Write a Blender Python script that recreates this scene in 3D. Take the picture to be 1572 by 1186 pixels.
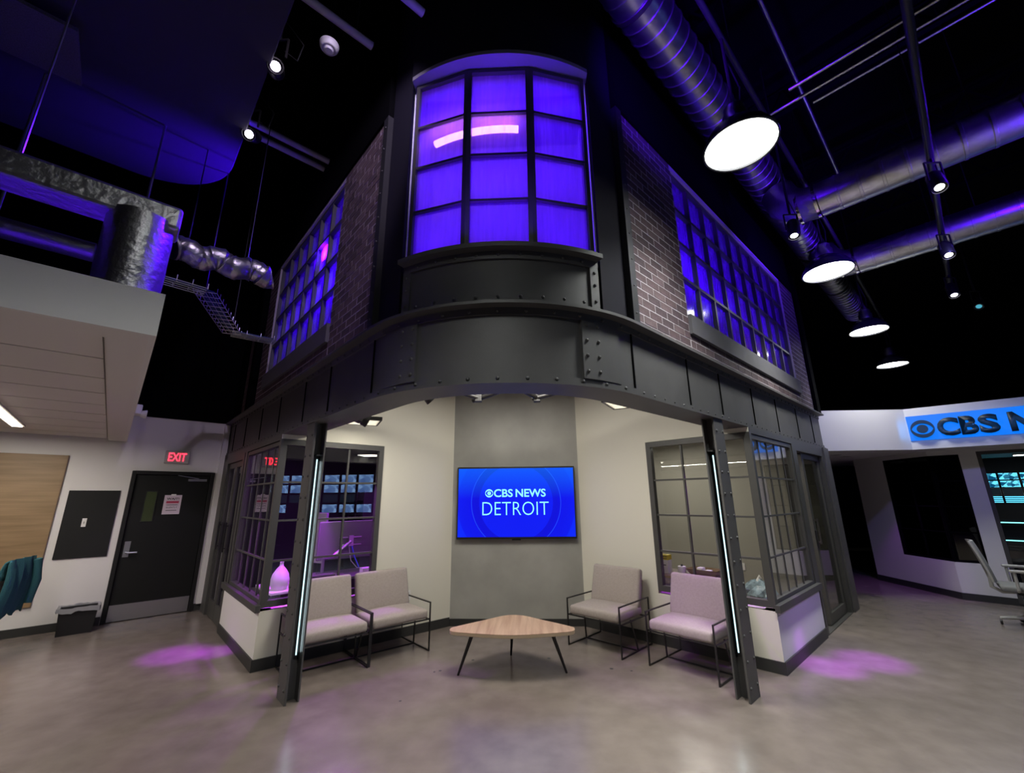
import bpy, bmesh, math, random
from mathutils import Matrix, Vector
random.seed(7)
S2 = math.sqrt(2); PI = math.pi; R_ = math.radians
for o in list(bpy.data.objects): bpy.data.objects.remove(o)
SC = bpy.context.scene; COL = SC.collection

# ---------------------------------------------------------------- camera, world, exposure
def make_camera():
    F, P, YAW, ROLL = 645.0, R_(14.85), R_(2.15), R_(0.55)
    fw = Vector((-math.sin(YAW)*math.cos(P), math.cos(YAW)*math.cos(P), math.sin(P)))
    r0 = Vector((math.cos(YAW), math.sin(YAW), 0)); u0 = r0.cross(fw)
    r = math.cos(ROLL)*r0 - math.sin(ROLL)*u0; u = math.cos(ROLL)*u0 + math.sin(ROLL)*r0
    cd = bpy.data.cameras.new('camera'); cd.sensor_fit = 'HORIZONTAL'; cd.sensor_width = 36
    cd.lens = F/1572*36; cd.clip_start = .05; cd.clip_end = 100
    c = bpy.data.objects.new('camera', cd); COL.objects.link(c)
    c.matrix_world = Matrix(((r.x, u.x, -fw.x, .19), (r.y, u.y, -fw.y, 0), (r.z, u.z, -fw.z, 1.6), (0, 0, 0, 1)))
    SC.camera = c
make_camera()
W = bpy.data.worlds.new('world'); SC.world = W; W.use_nodes = True
W.node_tree.nodes['Background'].inputs[0].default_value = (.30, .27, .40, 1)
W.node_tree.nodes['Background'].inputs[1].default_value = .006
SC.view_settings.view_transform = 'Standard'; SC.view_settings.look = 'None'
SC.view_settings.exposure = 0.12; SC.view_settings.gamma = 1; SC.view_settings.use_curve_mapping = False

VIOLET = (.085, .004, 1.0); MAGENTA = (.50, .035, 1.0); NEUTRAL = (1, .93, .84); COOL = (.86, .93, 1)
def light(name, kind, loc, power, color, target=None, size=.3, size_y=None, spot=60, blend=.5, spread=None):
    d = bpy.data.lights.new(name, kind); d.energy = power; d.color = color
    if kind == 'AREA':
        d.shape = 'RECTANGLE' if size_y else 'DISK'; d.size = size
        if size_y: d.size_y = size_y
        if spread: d.spread = R_(spread)
    elif kind == 'SPOT':
        d.spot_size = R_(spot); d.spot_blend = blend; d.shadow_soft_size = size
    else: d.shadow_soft_size = size
    o = bpy.data.objects.new(name, d); COL.objects.link(o); o.location = loc
    if target is not None:
        o.rotation_euler = (Vector(target)-Vector(loc)).to_track_quat('-Z', 'Y').to_euler()
    return o
# violet stage washes hung in the dark ceiling
light('violet_wash_duct', 'SPOT', (.9, 1.7, 4.5), 420, VIOLET, (1.75, 3.15, 5.5), .1, spot=62, blend=.8)
light('violet_wash_duct', 'SPOT', (4.9, 4.6, 4.2), 160, VIOLET, (4.2, 5.4, 5.5), .1, spot=100, blend=.8)
light('violet_wash_pipes', 'SPOT', (5.0, 2.6, 4.2), 300, VIOLET, (4.6, 4.4, 5.4), .1, spot=110, blend=.8)
light('violet_wash_cloud', 'SPOT', (-2.05, 4.35, 4.3), 1900, VIOLET, (-2.85, 3.75, 5.0), .05, spot=52, blend=1)
light('violet_wash_foil', 'SPOT', (-1.2, 3.2, 4.4), 800, VIOLET, (-2.0, 2.05, 3.0), .05, spot=50, blend=.7)
light('violet_wash_foil', 'SPOT', (-2.2, 4.6, 4.6), 260, VIOLET, (-2.75, 3.5, 3.8), .05, spot=60, blend=.7)
light('magenta_floor_spot', 'SPOT', (-3.0, 4.35, 4.6), 2000, MAGENTA, (-3.66, 4.98, 0), .04, spot=10, blend=1)
light('magenta_floor_spot', 'SPOT', (-3.0, 4.35, 4.6), 1900, MAGENTA, (-3.28, 5.05, 0), .04, spot=7, blend=1)
light('magenta_floor_spot', 'SPOT', (3.5, 4.35, 4.6), 2600, MAGENTA, (3.05, 4.72, 0), .04, spot=9, blend=1)
light('magenta_floor_spot', 'SPOT', (3.5, 4.35, 4.6), 2200, MAGENTA, (3.55, 4.88, 0), .04, spot=10, blend=1)
light('lavender_wall_wash', 'SPOT', (5.2, 3.2, 3.2), 150, (.36, .30, 1), (3.1, 5.1, .3), .1, spot=34, blend=1)
light('magenta_floor_spot', 'SPOT', (6.6, 7.4, 2.2), 40, MAGENTA, (6.7, 8.2, 0), .03, spot=55, blend=.5)

# ---------------------------------------------------------------- materials
MATS = {}
def mat(name, col=(.5, .5, .5), rough=.5, metal=0, noise=0, nscale=8, bump=0, bscale=60, emit=None, estr=1, spec=.5, stretch=None, col2=None):
    if name in MATS: return MATS[name]
    m = bpy.data.materials.new(name); m.use_nodes = True; MATS[name] = m
    nt = m.node_tree; b = nt.nodes['Principled BSDF']
    b.inputs['Base Color'].default_value = (*col, 1); b.inputs['Roughness'].default_value = rough
    b.inputs['Metallic'].default_value = metal; b.inputs['Specular IOR Level'].default_value = spec
    if emit:
        b.inputs['Emission Color'].default_value = (*emit, 1); b.inputs['Emission Strength'].default_value = estr
    if noise or bump:
        tc = nt.nodes.new('ShaderNodeTexCoord'); mp = nt.nodes.new('ShaderNodeMapping')
        nt.links.new(tc.outputs['Object'], mp.inputs[0])
        if stretch: mp.inputs['Scale'].default_value = stretch
    if noise:
        n = nt.nodes.new('ShaderNodeTexNoise'); n.inputs['Scale'].default_value = nscale; n.inputs['Detail'].default_value = 6
        nt.links.new(mp.outputs[0], n.inputs['Vector'])
        r = nt.nodes.new('ShaderNodeValToRGB'); r.color_ramp.elements[0].position = .3; r.color_ramp.elements[1].position = .7
        c2 = col2 or tuple(min(1, c*(1+noise)) for c in col); c1 = tuple(c*(1-noise) for c in col) if not col2 else col
        r.color_ramp.elements[0].color = (*c1, 1); r.color_ramp.elements[1].color = (*c2, 1)
        nt.links.new(n.outputs['Fac'], r.inputs[0]); nt.links.new(r.outputs[0], b.inputs['Base Color'])
    if bump:
        n2 = nt.nodes.new('ShaderNodeTexNoise'); n2.inputs['Scale'].default_value = bscale; n2.inputs['Detail'].default_value = 4
        nt.links.new(mp.outputs[0], n2.inputs['Vector'])
        bp = nt.nodes.new('ShaderNodeBump'); bp.inputs['Strength'].default_value = bump; bp.inputs['Distance'].default_value = .01
        nt.links.new(n2.outputs['Fac'], bp.inputs['Height']); nt.links.new(bp.outputs[0], b.inputs['Normal'])
    return m
def glass_mat(name, tint=(1, 1, 1), rough=0.0, ior=1.5, gl=1.0):
    if name in MATS: return MATS[name]
    m = bpy.data.materials.new(name); m.use_nodes = True; MATS[name] = m; nt = m.node_tree
    nt.nodes.remove(nt.nodes['Principled BSDF']); out = nt.nodes['Material Output']
    t = nt.nodes.new('ShaderNodeBsdfTransparent'); t.inputs[0].default_value = (*tint, 1)
    g = nt.nodes.new('ShaderNodeBsdfGlossy'); g.inputs['Roughness'].default_value = rough; g.inputs[0].default_value = (gl, gl, gl, 1)
    f = nt.nodes.new('ShaderNodeFresnel'); ge = nt.nodes.new('ShaderNodeNewGeometry')      # same reflectance on both faces of the thin pane
    mr = nt.nodes.new('ShaderNodeMapRange'); mr.inputs[3].default_value = ior; mr.inputs[4].default_value = 1/ior
    nt.links.new(ge.outputs['Backfacing'], mr.inputs[0]); nt.links.new(mr.outputs[0], f.inputs[0])
    mx = nt.nodes.new('ShaderNodeMixShader')
    nt.links.new(f.outputs[0], mx.inputs[0]); nt.links.new(t.outputs[0], mx.inputs[1]); nt.links.new(g.outputs[0], mx.inputs[2])
    nt.links.new(mx.outputs[0], out.inputs[0]); return m
def frosted_mat(name, k):
    m = glass_mat(name, (.85, .58, 1), .10, 1.45); nt = m.node_tree
    t = next(n for n in nt.nodes if n.type == 'BSDF_TRANSPARENT'); mx = next(n for n in nt.nodes if n.type == 'MIX_SHADER')
    tl = nt.nodes.new('ShaderNodeBsdfTranslucent'); tl.inputs[0].default_value = (.62, .26, 1, 1)      # violet light put into the pane colour to deepen the glow
    m2 = nt.nodes.new('ShaderNodeMixShader'); m2.inputs[0].default_value = k
    tc = nt.nodes.new('ShaderNodeTexCoord'); mp = nt.nodes.new('ShaderNodeMapping'); mp.inputs['Scale'].default_value = (14, 14, 1.2); n = nt.nodes.new('ShaderNodeTexNoise'); n.inputs['Scale'].default_value = 2.5
    mr = nt.nodes.new('ShaderNodeMapRange'); mr.inputs[3].default_value = k*.6; mr.inputs[4].default_value = k*1.4
    nt.links.new(tc.outputs['Object'], mp.inputs[0]); nt.links.new(mp.outputs[0], n.inputs['Vector']); nt.links.new(n.outputs['Fac'], mr.inputs[0]); nt.links.new(mr.outputs[0], m2.inputs[0])
    nt.links.new(t.outputs[0], m2.inputs[1]); nt.links.new(tl.outputs[0], m2.inputs[2]); nt.links.new(m2.outputs[0], mx.inputs[1]); return m
def emat(name, col, s): return mat(name, (.02, .02, .02), .5, emit=col, estr=s)

M_floor = mat('polished concrete', (.175, .145, .128), .24, noise=.13, nscale=5, bump=.04, bscale=90)
M_steel = mat('black painted steel', (.075, .072, .071), .55, noise=.10, nscale=4, bump=.10, bscale=250)
M_frame = mat('dark grey window frame', (.056, .054, .050), .45)
M_white = mat('white painted wall', (.66, .64, .62), .7, bump=.05, bscale=200)
M_cream = mat('cream painted wall', (.66, .635, .54), .7, bump=.06, bscale=200)
M_plaster = mat('troweled grey plaster', (.32, .315, .285), .55, noise=.13, nscale=2.2, bump=.05, bscale=30)
M_black = mat('flat black paint', (.0025, .0025, .003), .95, spec=.03)
M_navy = mat('dark blue black paint', (.010, .009, .016), .8, spec=.15)
M_base = mat('charcoal baseboard', (.026, .026, .025), .5)
M_brick = mat('brown brick', (.085, .052, .058), .85, noise=.35, nscale=9, bump=.5, bscale=45)
M_brick2 = mat('dark brown brick', (.060, .037, .044), .85, noise=.35, nscale=9, bump=.5, bscale=45)
M_brick3 = mat('light brown brick', (.110, .072, .078), .85, noise=.35, nscale=9, bump=.5, bscale=45)
M_mortar = mat('grey mortar', (.46, .41, .44), .95, bump=.2, bscale=120)
M_stone = mat('grey stone sill', (.095, .09, .10), .7, noise=.06)
M_glass = glass_mat('clear glass', (.95, .96, .95), 0.0, 1.6)
M_dglass = glass_mat('tinted glass', (.45, .47, .46), 0.0, 1.6)
M_pglass = frosted_mat('rippled frosted glass', .38)
M_fabric = mat('beige woven fabric', (.36, .312, .28), .95, noise=.08, nscale=60, bump=.35, bscale=420)
M_blkmetal = mat('black metal bar', (.012, .011, .011), .4)
M_oak = mat('oak laminate', (.36, .22, .135), .4, noise=.25, nscale=2.2, stretch=(9, .7, 1), col2=(.56, .39, .26))
M_oakw = mat('oak wall panel', (.19, .12, .055), .5, noise=.25, nscale=3, stretch=(.5, 1, 7), col2=(.29, .19, .095))
M_edge = mat('pale plywood edge', (.55, .42, .28), .5)
M_galv = mat('galvanised steel', (.55, .55, .58), .32, 1, noise=.12, nscale=14, bump=.12, bscale=25)
M_foil = mat('crinkled foil', (.42, .41, .44), .38, 1, bump=.6, bscale=26)
M_alu = mat('brushed aluminium', (.55, .56, .58), .35, 1)
M_chrome = mat('chrome', (.7, .7, .72), .15, 1)
M_grey = mat('light grey plastic', (.42, .41, .39), .5)
M_wplastic = mat('white plastic', (.75, .74, .72), .45)
M_blkplastic = mat('black plastic', (.012, .012, .013), .4)
M_tile = mat('white ceiling tile', (.66, .63, .60), .9, bump=.15, bscale=300)
M_led = emat('cool LED strip', (.62, .95, 1), 1.6)
M_ledw = emat('warm LED tube', (1, .90, .74), 9.0)
M_lamp = emat('high bay lamp', (.97, 1, .95), 14.0)
M_spotlens = emat('spotlight lens', (.9, .88, 1), 9.0)
M_paper = mat('paper', (.62, .52, .60), .8)
M_ink = mat('black ink', (.02, .02, .02), .8)
M_red = mat('red ink', (.45, .06, .12), .8)
M_exit = emat('lit red letters', (1, .03, .06), 3.5)
M_teal = mat('teal cloth', (.015, .085, .10), .95, bump=.5, bscale=60)
M_redcloth = mat('red cloth', (.45, .02, .02), .9, bump=.4, bscale=60)
M_purple = mat('violet plastic', (.10, .05, .35), .6)
M_wood = mat('wood plank floor', (.20, .13, .09), .45, noise=.3, nscale=4, stretch=(.6, 7, 1))
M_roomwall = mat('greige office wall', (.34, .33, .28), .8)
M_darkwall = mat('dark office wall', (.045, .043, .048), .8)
M_upwall = mat('white upstairs wall', (.75, .75, .78), .8)

# ---------------------------------------------------------------- mesh builder
class MB:
    def __init__(s): s.v = []; s.f = []
    def add(s, vs, fs):
        k = len(s.v); s.v += [tuple(v) for v in vs]; s.f += [tuple(i+k for i in f) for f in fs]; return s
    def box(s, x0, x1, y0, y1, z0, z1):
        x0, x1 = sorted((x0, x1)); y0, y1 = sorted((y0, y1)); z0, z1 = sorted((z0, z1))
        return s.add([(x0,y0,z0),(x1,y0,z0),(x1,y1,z0),(x0,y1,z0),(x0,y0,z1),(x1,y0,z1),(x1,y1,z1),(x0,y1,z1)],
              [(0,3,2,1),(4,5,6,7),(0,1,5,4),(1,2,6,5),(2,3,7,6),(3,0,4,7)])
    def prism(s, poly, z0, z1):
        a = sum(poly[i][0]*poly[(i+1) % len(poly)][1]-poly[(i+1) % len(poly)][0]*poly[i][1] for i in range(len(poly)))
        if a < 0: poly = poly[::-1]
        n = len(poly); vs = [(p[0], p[1], z0) for p in poly]+[(p[0], p[1], z1) for p in poly]
        return s.add(vs, [tuple(range(n))[::-1], tuple(range(n, 2*n))]+[(i, (i+1) % n, n+(i+1) % n, n+i) for i in range(n)])
    def tube(s, pts, r, n=10, caps=True, radii=None):
        pts = [Vector(p) for p in pts]; rings = []; up = None
        for i, p in enumerate(pts):
            t = (pts[min(i+1, len(pts)-1)]-pts[max(i-1, 0)]).normalized()
            if up is None:
                up = Vector((0, 0, 1)) if abs(t.z) < .9 else Vector((1, 0, 0))
            a = t.cross(up); a = a.normalized() if a.length > 1e-6 else t.orthogonal().normalized()
            b = a.cross(t).normalized(); up = b
            rr = radii[i] if radii else r
            rings.append([p+rr*(math.cos(2*PI*k/n)*a+math.sin(2*PI*k/n)*b) for k in range(n)])
        vs = [v for rg in rings for v in rg]; fs = []
        for i in range(len(pts)-1):
            for k in range(n):
                fs.append((i*n+k, (i+1)*n+k, (i+1)*n+(k+1) % n, i*n+(k+1) % n))
        if caps: fs += [tuple(range(n)), tuple(range((len(pts)-1)*n, len(pts)*n))[::-1]]
        return s.add(vs, fs)
    def bar(s, p, q, w, h=None, up=(0, 0, 1)):
        p = Vector(p); q = Vector(q); h = h or w; t = (q-p).normalized(); up = Vector(up)
        if abs(t.dot(up)) > .95: up = Vector((1, 0, 0))
        a = t.cross(up).normalized()*w/2; b = a.cross(t).normalized()*h/2
        vs = [p-a-b, p+a-b, p+a+b, p-a+b, q-a-b, q+a-b, q+a+b, q-a+b]
        return s.add(vs, [(0,1,2,3),(7,6,5,4),(0,4,5,1),(1,5,6,2),(2,6,7,3),(3,7,4,0)])
    def lathe(s, prof, n=20, c=(0, 0, 0), axis='Z'):
        k = len(prof); vs = []
        for i in range(n):
            a = 2*PI*i/n
            for r, z in prof:
                x, y, zz = r*math.cos(a), r*math.sin(a), z
                if axis == 'Y': x, y, zz = x, z, y
                if axis == 'X': x, y, zz = z, x, y
                vs.append((c[0]+x, c[1]+y, c[2]+zz))
        fs = []
        for i in range(n):
            j = (i+1) % n
            for q in range(k-1): fs.append((i*k+q, j*k+q, j*k+q+1, i*k+q+1))
        return s.add(vs, fs)
    def strip(s, pa, pb, z0, z1):      # solid between two plan polylines
        n = len(pa); vs = [(p[0], p[1], z0) for p in pa]+[(p[0], p[1], z0) for p in pb]+[(p[0], p[1], z1) for p in pa]+[(p[0], p[1], z1) for p in pb]
        fs = []
        for i in range(n-1):
            fs += [(i, i+1, n+i+1, n+i), (2*n+i, 3*n+i, 3*n+i+1, 2*n+i+1), (i, 2*n+i, 2*n+i+1, i+1), (n+i, n+i+1, 3*n+i+1, 3*n+i)]
        fs += [(0, n, 3*n, 2*n), (n-1, 3*n-1, 4*n-1, 2*n-1)]
        return s.add(vs, fs)
    def mesh(s, name, m, smooth=False):
        me = bpy.data.meshes.new(name); me.from_pydata(s.v, [], s.f); me.update()
        bm = bmesh.new(); bm.from_mesh(me); bmesh.ops.remove_doubles(bm, verts=bm.verts, dist=1e-5); bmesh.ops.recalc_face_normals(bm, faces=bm.faces); bm.to_mesh(me); bm.free()
        if m: me.materials.append(m)
        if smooth:
            me.polygons.foreach_set('use_smooth', [True]*len(me.polygons))
            try: me.set_sharp_from_angle(angle=R_(38))
            except Exception: pass
        return me
    def build(s, name, m, parent=None, mtx=None, smooth=False, bevel=0, seg=2):
        return obj(name, s.mesh(name, m, smooth), parent, mtx, bevel, seg)
def obj(name, me, parent=None, mtx=None, bevel=0, seg=2):
    o = bpy.data.objects.new(name, me); COL.objects.link(o)
    if parent: o.parent = parent
    if mtx is not None: o.matrix_local = mtx
    if bevel:
        b = o.modifiers.new('bevel', 'BEVEL'); b.width = bevel; b.segments = seg; b.limit_method = 'ANGLE'; b.harden_normals = False
    return o
def tag(o, label, cat=None, group=None, kind=None):
    o['label'] = label
    if cat: o['category'] = cat
    if group: o['group'] = group
    if kind: o['kind'] = kind
    return o
def struct(o, label, cat): return tag(o, label, cat, kind='structure')
def thing(name, label, cat, mtx=None, group=None, kind=None):
    e = bpy.data.objects.new(name, None); COL.objects.link(e); e.empty_display_size = .1
    if mtx is not None: e.matrix_world = mtx
    return tag(e, label, cat, group, kind)
def TR(x, y, z=0, rz=0): return Matrix.Translation((x, y, z)) @ Matrix.Rotation(rz, 4, 'Z')
_bc = {}
def pbox(name, m, parent, x0, x1, y0, y1, z0, z1):      # part box that shares mesh data between alike pieces
    d = (round(abs(x1-x0), 4), round(abs(y1-y0), 4), round(abs(z1-z0), 4)); k = (name, m.name, d)
    if k not in _bc: _bc[k] = MB().box(-d[0]/2, d[0]/2, -d[1]/2, d[1]/2, -d[2]/2, d[2]/2).mesh(name, m)
    return obj(name, _bc[k], parent, Matrix.Translation(((x0+x1)/2, (y0+y1)/2, (z0+z1)/2)))
def copy_tree(o, parent=None):
    c = o.copy(); COL.objects.link(c); c.parent = parent
    for ch in list(o.children): copy_tree(ch, c)
    return c
def text_mesh(name, txt, m, w, h, depth=.004, offset=0.0):
    cu = bpy.data.curves.new(name, 'FONT'); cu.body = txt; cu.offset = offset; cu.resolution_u = 4
    t = bpy.data.objects.new(name, cu); COL.objects.link(t)
    bpy.context.view_layer.update()
    me = bpy.data.meshes.new_from_object(t.evaluated_get(bpy.context.evaluated_depsgraph_get()))
    bpy.data.objects.remove(t); bpy.data.curves.remove(cu)
    xs = [v.co.x for v in me.vertices]; ys = [v.co.y for v in me.vertices]
    sx = w/(max(xs)-min(xs)); sy = h/(max(ys)-min(ys)); cx = (max(xs)+min(xs))/2; cy = (max(ys)+min(ys))/2
    bm = bmesh.new(); bm.from_mesh(me)
    if depth:
        g = bmesh.ops.extrude_face_region(bm, geom=bm.faces[:])
        for e in g['geom']:
            if isinstance(e, bmesh.types.BMVert): e.co.z += 1
    for v in bm.verts:     # stand the letters up: x right, z up, front towards -y
        v.co = Vector(((v.co.x-cx)*sx, -v.co.z*depth, (v.co.y-cy)*sy))
    bmesh.ops.recalc_face_normals(bm, faces=bm.faces); bm.to_mesh(me); bm.free()
    me.name = name; me.materials.clear(); me.materials.append(m); return me
def rivet_mesh(r=.013):
    return MB().lathe([(r, 0), (r*.92, r*.35), (r*.65, r*.65), (r*.3, r*.82), (0.0005, r*.86)], 8).mesh('rivet', M_steel, True)
RIV = rivet_mesh(); RIVS = rivet_mesh(.009)
def rivet(parent, p, nrm, me=None):
    q = Vector(nrm).to_track_quat('Z', 'Y').to_matrix().to_4x4()
    return obj('rivet', me or RIV, parent, Matrix.Translation(p) @ q)

# frames: the two facades (local x = along the facade, y = inward) and the alcove side walls
NX, NY = 2.52, 4.512
FAC = {1: TR(NX, NY, 0, R_(45)), -1: TR(-NX, NY, 0, R_(-45))}
AW = math.atan2(1.528, 1.64); AWL = math.hypot(1.64, 1.528)
ALC = {1: TR(NX, NY, 0, -AW), -1: TR(-NX, NY, 0, AW)}      # local x runs to the back corner as -side*x
SIDE = {1: 'right', -1: 'left'}
def fp(side, s, n, z=0):
    return (side*(NX+(s-n)/S2), NY+(s+n)/S2, z)

# ---------------------------------------------------------------- floor, ceiling, outer shell
struct(MB().box(-9.5, 13.5, -6, 14.5, -.12, 0).build('floor', M_floor), 'grey brown polished concrete floor', 'floor')
struct(MB().box(-9.5, 13.5, -6, 14.5, 6.9, 7.0).build('ceiling', M_black), 'black painted open studio ceiling', 'ceiling')
struct(MB().box(-9.6, 13.6, -6.12, -6, 0, 7).build('wall_rear', M_darkwall), 'dark studio wall far behind', 'wall')
struct(MB().box(-9.6, 13.6, 14.5, 14.62, 0, 7).build('wall_far', M_black), 'black studio wall at the far end', 'wall')
struct(MB().box(13.5, 13.62, -6, 14.5, 0, 7).build('wall_right', M_black), 'black studio wall far to the right', 'wall')
struct(MB().box(-9.62, -9.5, -6, 14.5, 0, 7).build('wall_far_left', M_black), 'black studio wall beyond the offices', 'wall')

# left exit wall: runs along (1,1); local x along it, y = behind it
LWM = TR(-4.85, 6.85, 0, R_(45))
lw = MB(); D0, D1, DH = -1.11, -.10, 2.04     # door frame opening in local x
lw.box(-7.5, D0, 0, .14, 0, 2.85).box(D0, D1, 0, .14, DH, 2.85).box(D1, .02, 0, .14, 0, 2.85)
struct(lw.build('wall_left', M_white, mtx=LWM), 'white painted wall around the exit door', 'wall')
struct(MB().box(-7.5, .5, -.02, .14, 2.85, 6.9).build('wall_left_upper', M_black, mtx=LWM), 'black wall above the exit door wall', 'wall')
struct(MB().box(-7.5, D0-.005, -.014, 0, 0, .1).box(D1+.005, .02, -.014, 0, 0, .1).build('baseboard_left', M_base, mtx=LWM), 'black baseboard below the exit door wall', 'baseboard')
# white column stub right of the exit door
struct(MB().box(-.07, .0, -.06, -.001, .1, 2.82).build('trim_1', M_white, mtx=LWM), 'narrow white pilaster right of the exit door', 'trim')

# exit door
d = thing('door_1', 'black exit door with kick plate in the white wall', 'door', LWM, kind='structure')
fr = MB().box(D0, D0+.05, -.03, .13, 0, DH).box(D1-.05, D1, -.03, .13, 0, DH).box(D0+.05, D1-.05, -.03, .13, DH-.05, DH)
fr.build('door_frame', mat('black frame paint', (.010, .010, .010), .5, spec=.3), d, bevel=.004)
lf = MB().box(D0+.053, D1-.053, .015, .06, .008, DH-.053).build('door_leaf', mat('black door paint', (.007, .0075, .007), .5, spec=.3), d, bevel=.003)
pbox('kick_plate', M_alu, lf, D0+.06, D1-.06, .008, .015, .012, .22)
pbox('vision_glass', mat('wired green glass', (.05, .065, .03), .25), lf, D0+.21, D0+.33, .009, .015, 1.32, 1.74)
MB().box(D0+.20, D0+.21, .006, .015, 1.31, 1.75).box(D0+.33, D0+.34, .006, .015, 1.31, 1.75).box(D0+.21, D0+.33, .006, .015, 1.31, 1.32).box(D0+.21, D0+.33, .006, .015, 1.74, 1.75).build('glass_bead', M_blkplastic, lf)
hp = pbox('handle_plate', M_alu, lf, D0+.085, D0+.15, .003, .015, .84, 1.05)
MB().tube([(D0+.115, .003, .90), (D0+.115, -.05, .90), (D0+.125, -.06, .90), (D0+.235, -.06, .90)], .011, 8).build('lever', M_alu, lf, smooth=True)
MB().box(D1-.33, D1-.09, -.005, .015, 1.90, 1.935).build('door_closer', M_alu, lf)
MB().bar((D1-.2, -.012, 1.94), (D1-.47, -.03, 1.985), .02, .012).build('closer_arm', M_alu, d)
# paper notice on the door
nt_ = thing('door_notice', 'white paper WAIT notice taped on the black exit door', 'notice', LWM @ Matrix.Translation((D0+.535, .012, 1.55)))
nsh = MB().box(-.105, .105, 0, .002, -.14, .14).build('sheet', M_paper, nt_)
def flat_text(parent, txt, m, x, y, z, w, h, off=0): return obj('lettering', text_mesh('lettering', txt, m, w, h, .0012, off), parent, Matrix.Translation((x, y, z)))
flat_text(nsh, 'WAIT!', M_ink, 0, 0, .085, .15, .035, .02)
pbox('red_band', M_red, nsh, -.075, .078, -.002, 0, .018, .055)
pbox('print_line', M_ink, nsh, -.07, .07, -.0012, 0, -.009, -.001)
flat_text(nsh, 'SILENTLY', M_ink, 0, 0, -.04, .135, .025)
pbox('print_line', M_ink, nsh, -.065, .065, -.0012, 0, -.088, -.080)
MB().box(-.03, .03, -.002, 0, .13, .155).build('tape', M_wplastic, nt_)
# exit sign
ex = thing('exit_sign', 'lit red EXIT sign above the black door', 'sign', LWM @ Matrix.Translation((-.625, 0, 2.26)))
exh = MB().box(-.15, .15, -.055, 0, -.10, .10).build('housing', mat('grey sign housing', (.45, .43, .43), .5), ex, bevel=.008)
obj('lettering', text_mesh('lettering', 'EXIT', M_exit, .22, .125, .004, .012), exh, Matrix.Translation((0, -.055, 0)))
# electrical panel + switch
ep = thing('electrical_panel', 'flat black wall panel between the exit door and the oak panel', 'panel', LWM @ Matrix.Translation((-1.45, 0, 1.315)))
MB().box(-.26, .26, -.02, 0, -.44, .44).build('cover', mat('charcoal panel paint', (.010, .010, .0105), .7, spec=.3), ep, bevel=.004)
pbox('latch_plate', M_wplastic, ep, -.065, -.02, -.028, -.02, -.04, .07)
pbox('latch', M_grey, ep, -.05, -.035, -.034, -.028, 0, .03)
# oak wall panel
op = thing('wood_wall_panel', 'large oak wood panel mounted on the white wall', 'wall panel', LWM)
MB().box(-4.6, -1.80, -.03, 0, .33, 2.22).build('board', M_oakw, op, bevel=.003)
MB().box(-1.80, -1.792, -.031, 0, .33, 2.22).build('edge_band', mat('dark wood edge', (.16, .10, .06), .6), op)
# trash bin
tb = thing('trash_bin', 'small black trash bin with a clear liner beside the exit door', 'trash bin', LWM @ TR(-1.34, -.26, 0))
def tapered(x, y, z0, z1, k): return [(sx*(x+(k if t else 0)), sy*(y+(k if t else 0)), z) for t, z in ((0, z0), (1, z1)) for sx, sy in ((-1, -1), (1, -1), (1, 1), (-1, 1))]
bb = MB().add(tapered(.16, .11, 0, .30, .02), [(0, 3, 2, 1), (0, 1, 5, 4), (1, 2, 6, 5), (2, 3, 7, 6), (3, 0, 4, 7)])
bb.add(tapered(.15, .10, .012, .30, .02), [(0, 1, 2, 3), (4, 5, 1, 0), (5, 6, 2, 1), (6, 7, 3, 2), (7, 4, 0, 3)])
bb.build('bin_body', M_blkplastic, tb)
MB().box(-.19, .19, -.14, -.128, .285, .305).box(-.19, .19, .128, .14, .285, .305).box(-.19, -.178, -.128, .128, .285, .305).box(.178, .19, -.128, .128, .285, .305).build('rim', M_blkplastic, tb, bevel=.004)
ln = MB(); N = 40
def ringp(t, d, z):
    c, s_ = math.cos(t), math.sin(t); k = 1/max(abs(c), abs(s_)); return (c*k*(.172+d), s_*k*(.122+d), z)
vs = []; 
for i in range(N):
    t = 2*PI*i/N; j = random.uniform(-.006, .008)
    vs += [ringp(t, -.006, .22), ringp(t, .0, .312+j), ringp(t, .024+j, .318+j), ringp(t, .028+j, .275+j*2-random.random()*.02)]
ln.add(vs, [(i*4+q, ((i+1) % N)*4+q, ((i+1) % N)*4+q+1, i*4+q+1) for i in range(N) for q in range(3)])
ln.build('liner', mat('clear grey liner', (.25, .25, .26), .25), tb, smooth=True)

# ---------------------------------------------------------------- dropped office ceiling on the left
OCM = Matrix.Rotation(R_(45), 4, 'Z')      # local x = (x+y)/sqrt2 , y = (y-x)/sqrt2
oc = thing('ceiling_left', 'white dropped office ceiling with plank tiles', 'ceiling', OCM, kind='structure')
U1, V0, V1, ZB, ZT = .17, 2.70, 8.27, 2.455, 2.70
MB().box(-5, U1, V0, V0+.03, ZB, ZT).box(U1-.03, U1, V0+.03, V1, ZB, ZT).build('fascia', M_white, oc)
MB().box(-.03, U1-.03, V0+.03, V1, ZB, ZB+.02).box(-5, -.03, V0+.03, V0+.20, ZB, ZB+.02).box(-.04, -.03, V0+.2, V1, ZB+.02, ZB+.04).build('soffit_border', M_tile, oc)
MB().box(-5, U1-.031, V0+.031, V1, ZT-.03, ZT).build('deck', M_white, oc)
v = V0+.21
while v < V1-.1:
    for u in range(4): pbox('ceiling_tile', M_tile, oc, -.045-1.2*(u+1)+.004, -.045-1.2*u-.004, v, min(v+.592, V1), ZB+.03, ZB+.045)
    v += .612
MB().box(-5, -.04, V0+.2, V1, ZB+.047, ZB+.055).build('tile_grid', mat('grey tile joint', (.30, .28, .26), .9), oc)
ll = thing('linear_ceiling_light', 'long white linear light recessed in the office ceiling', 'light', OCM)
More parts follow.
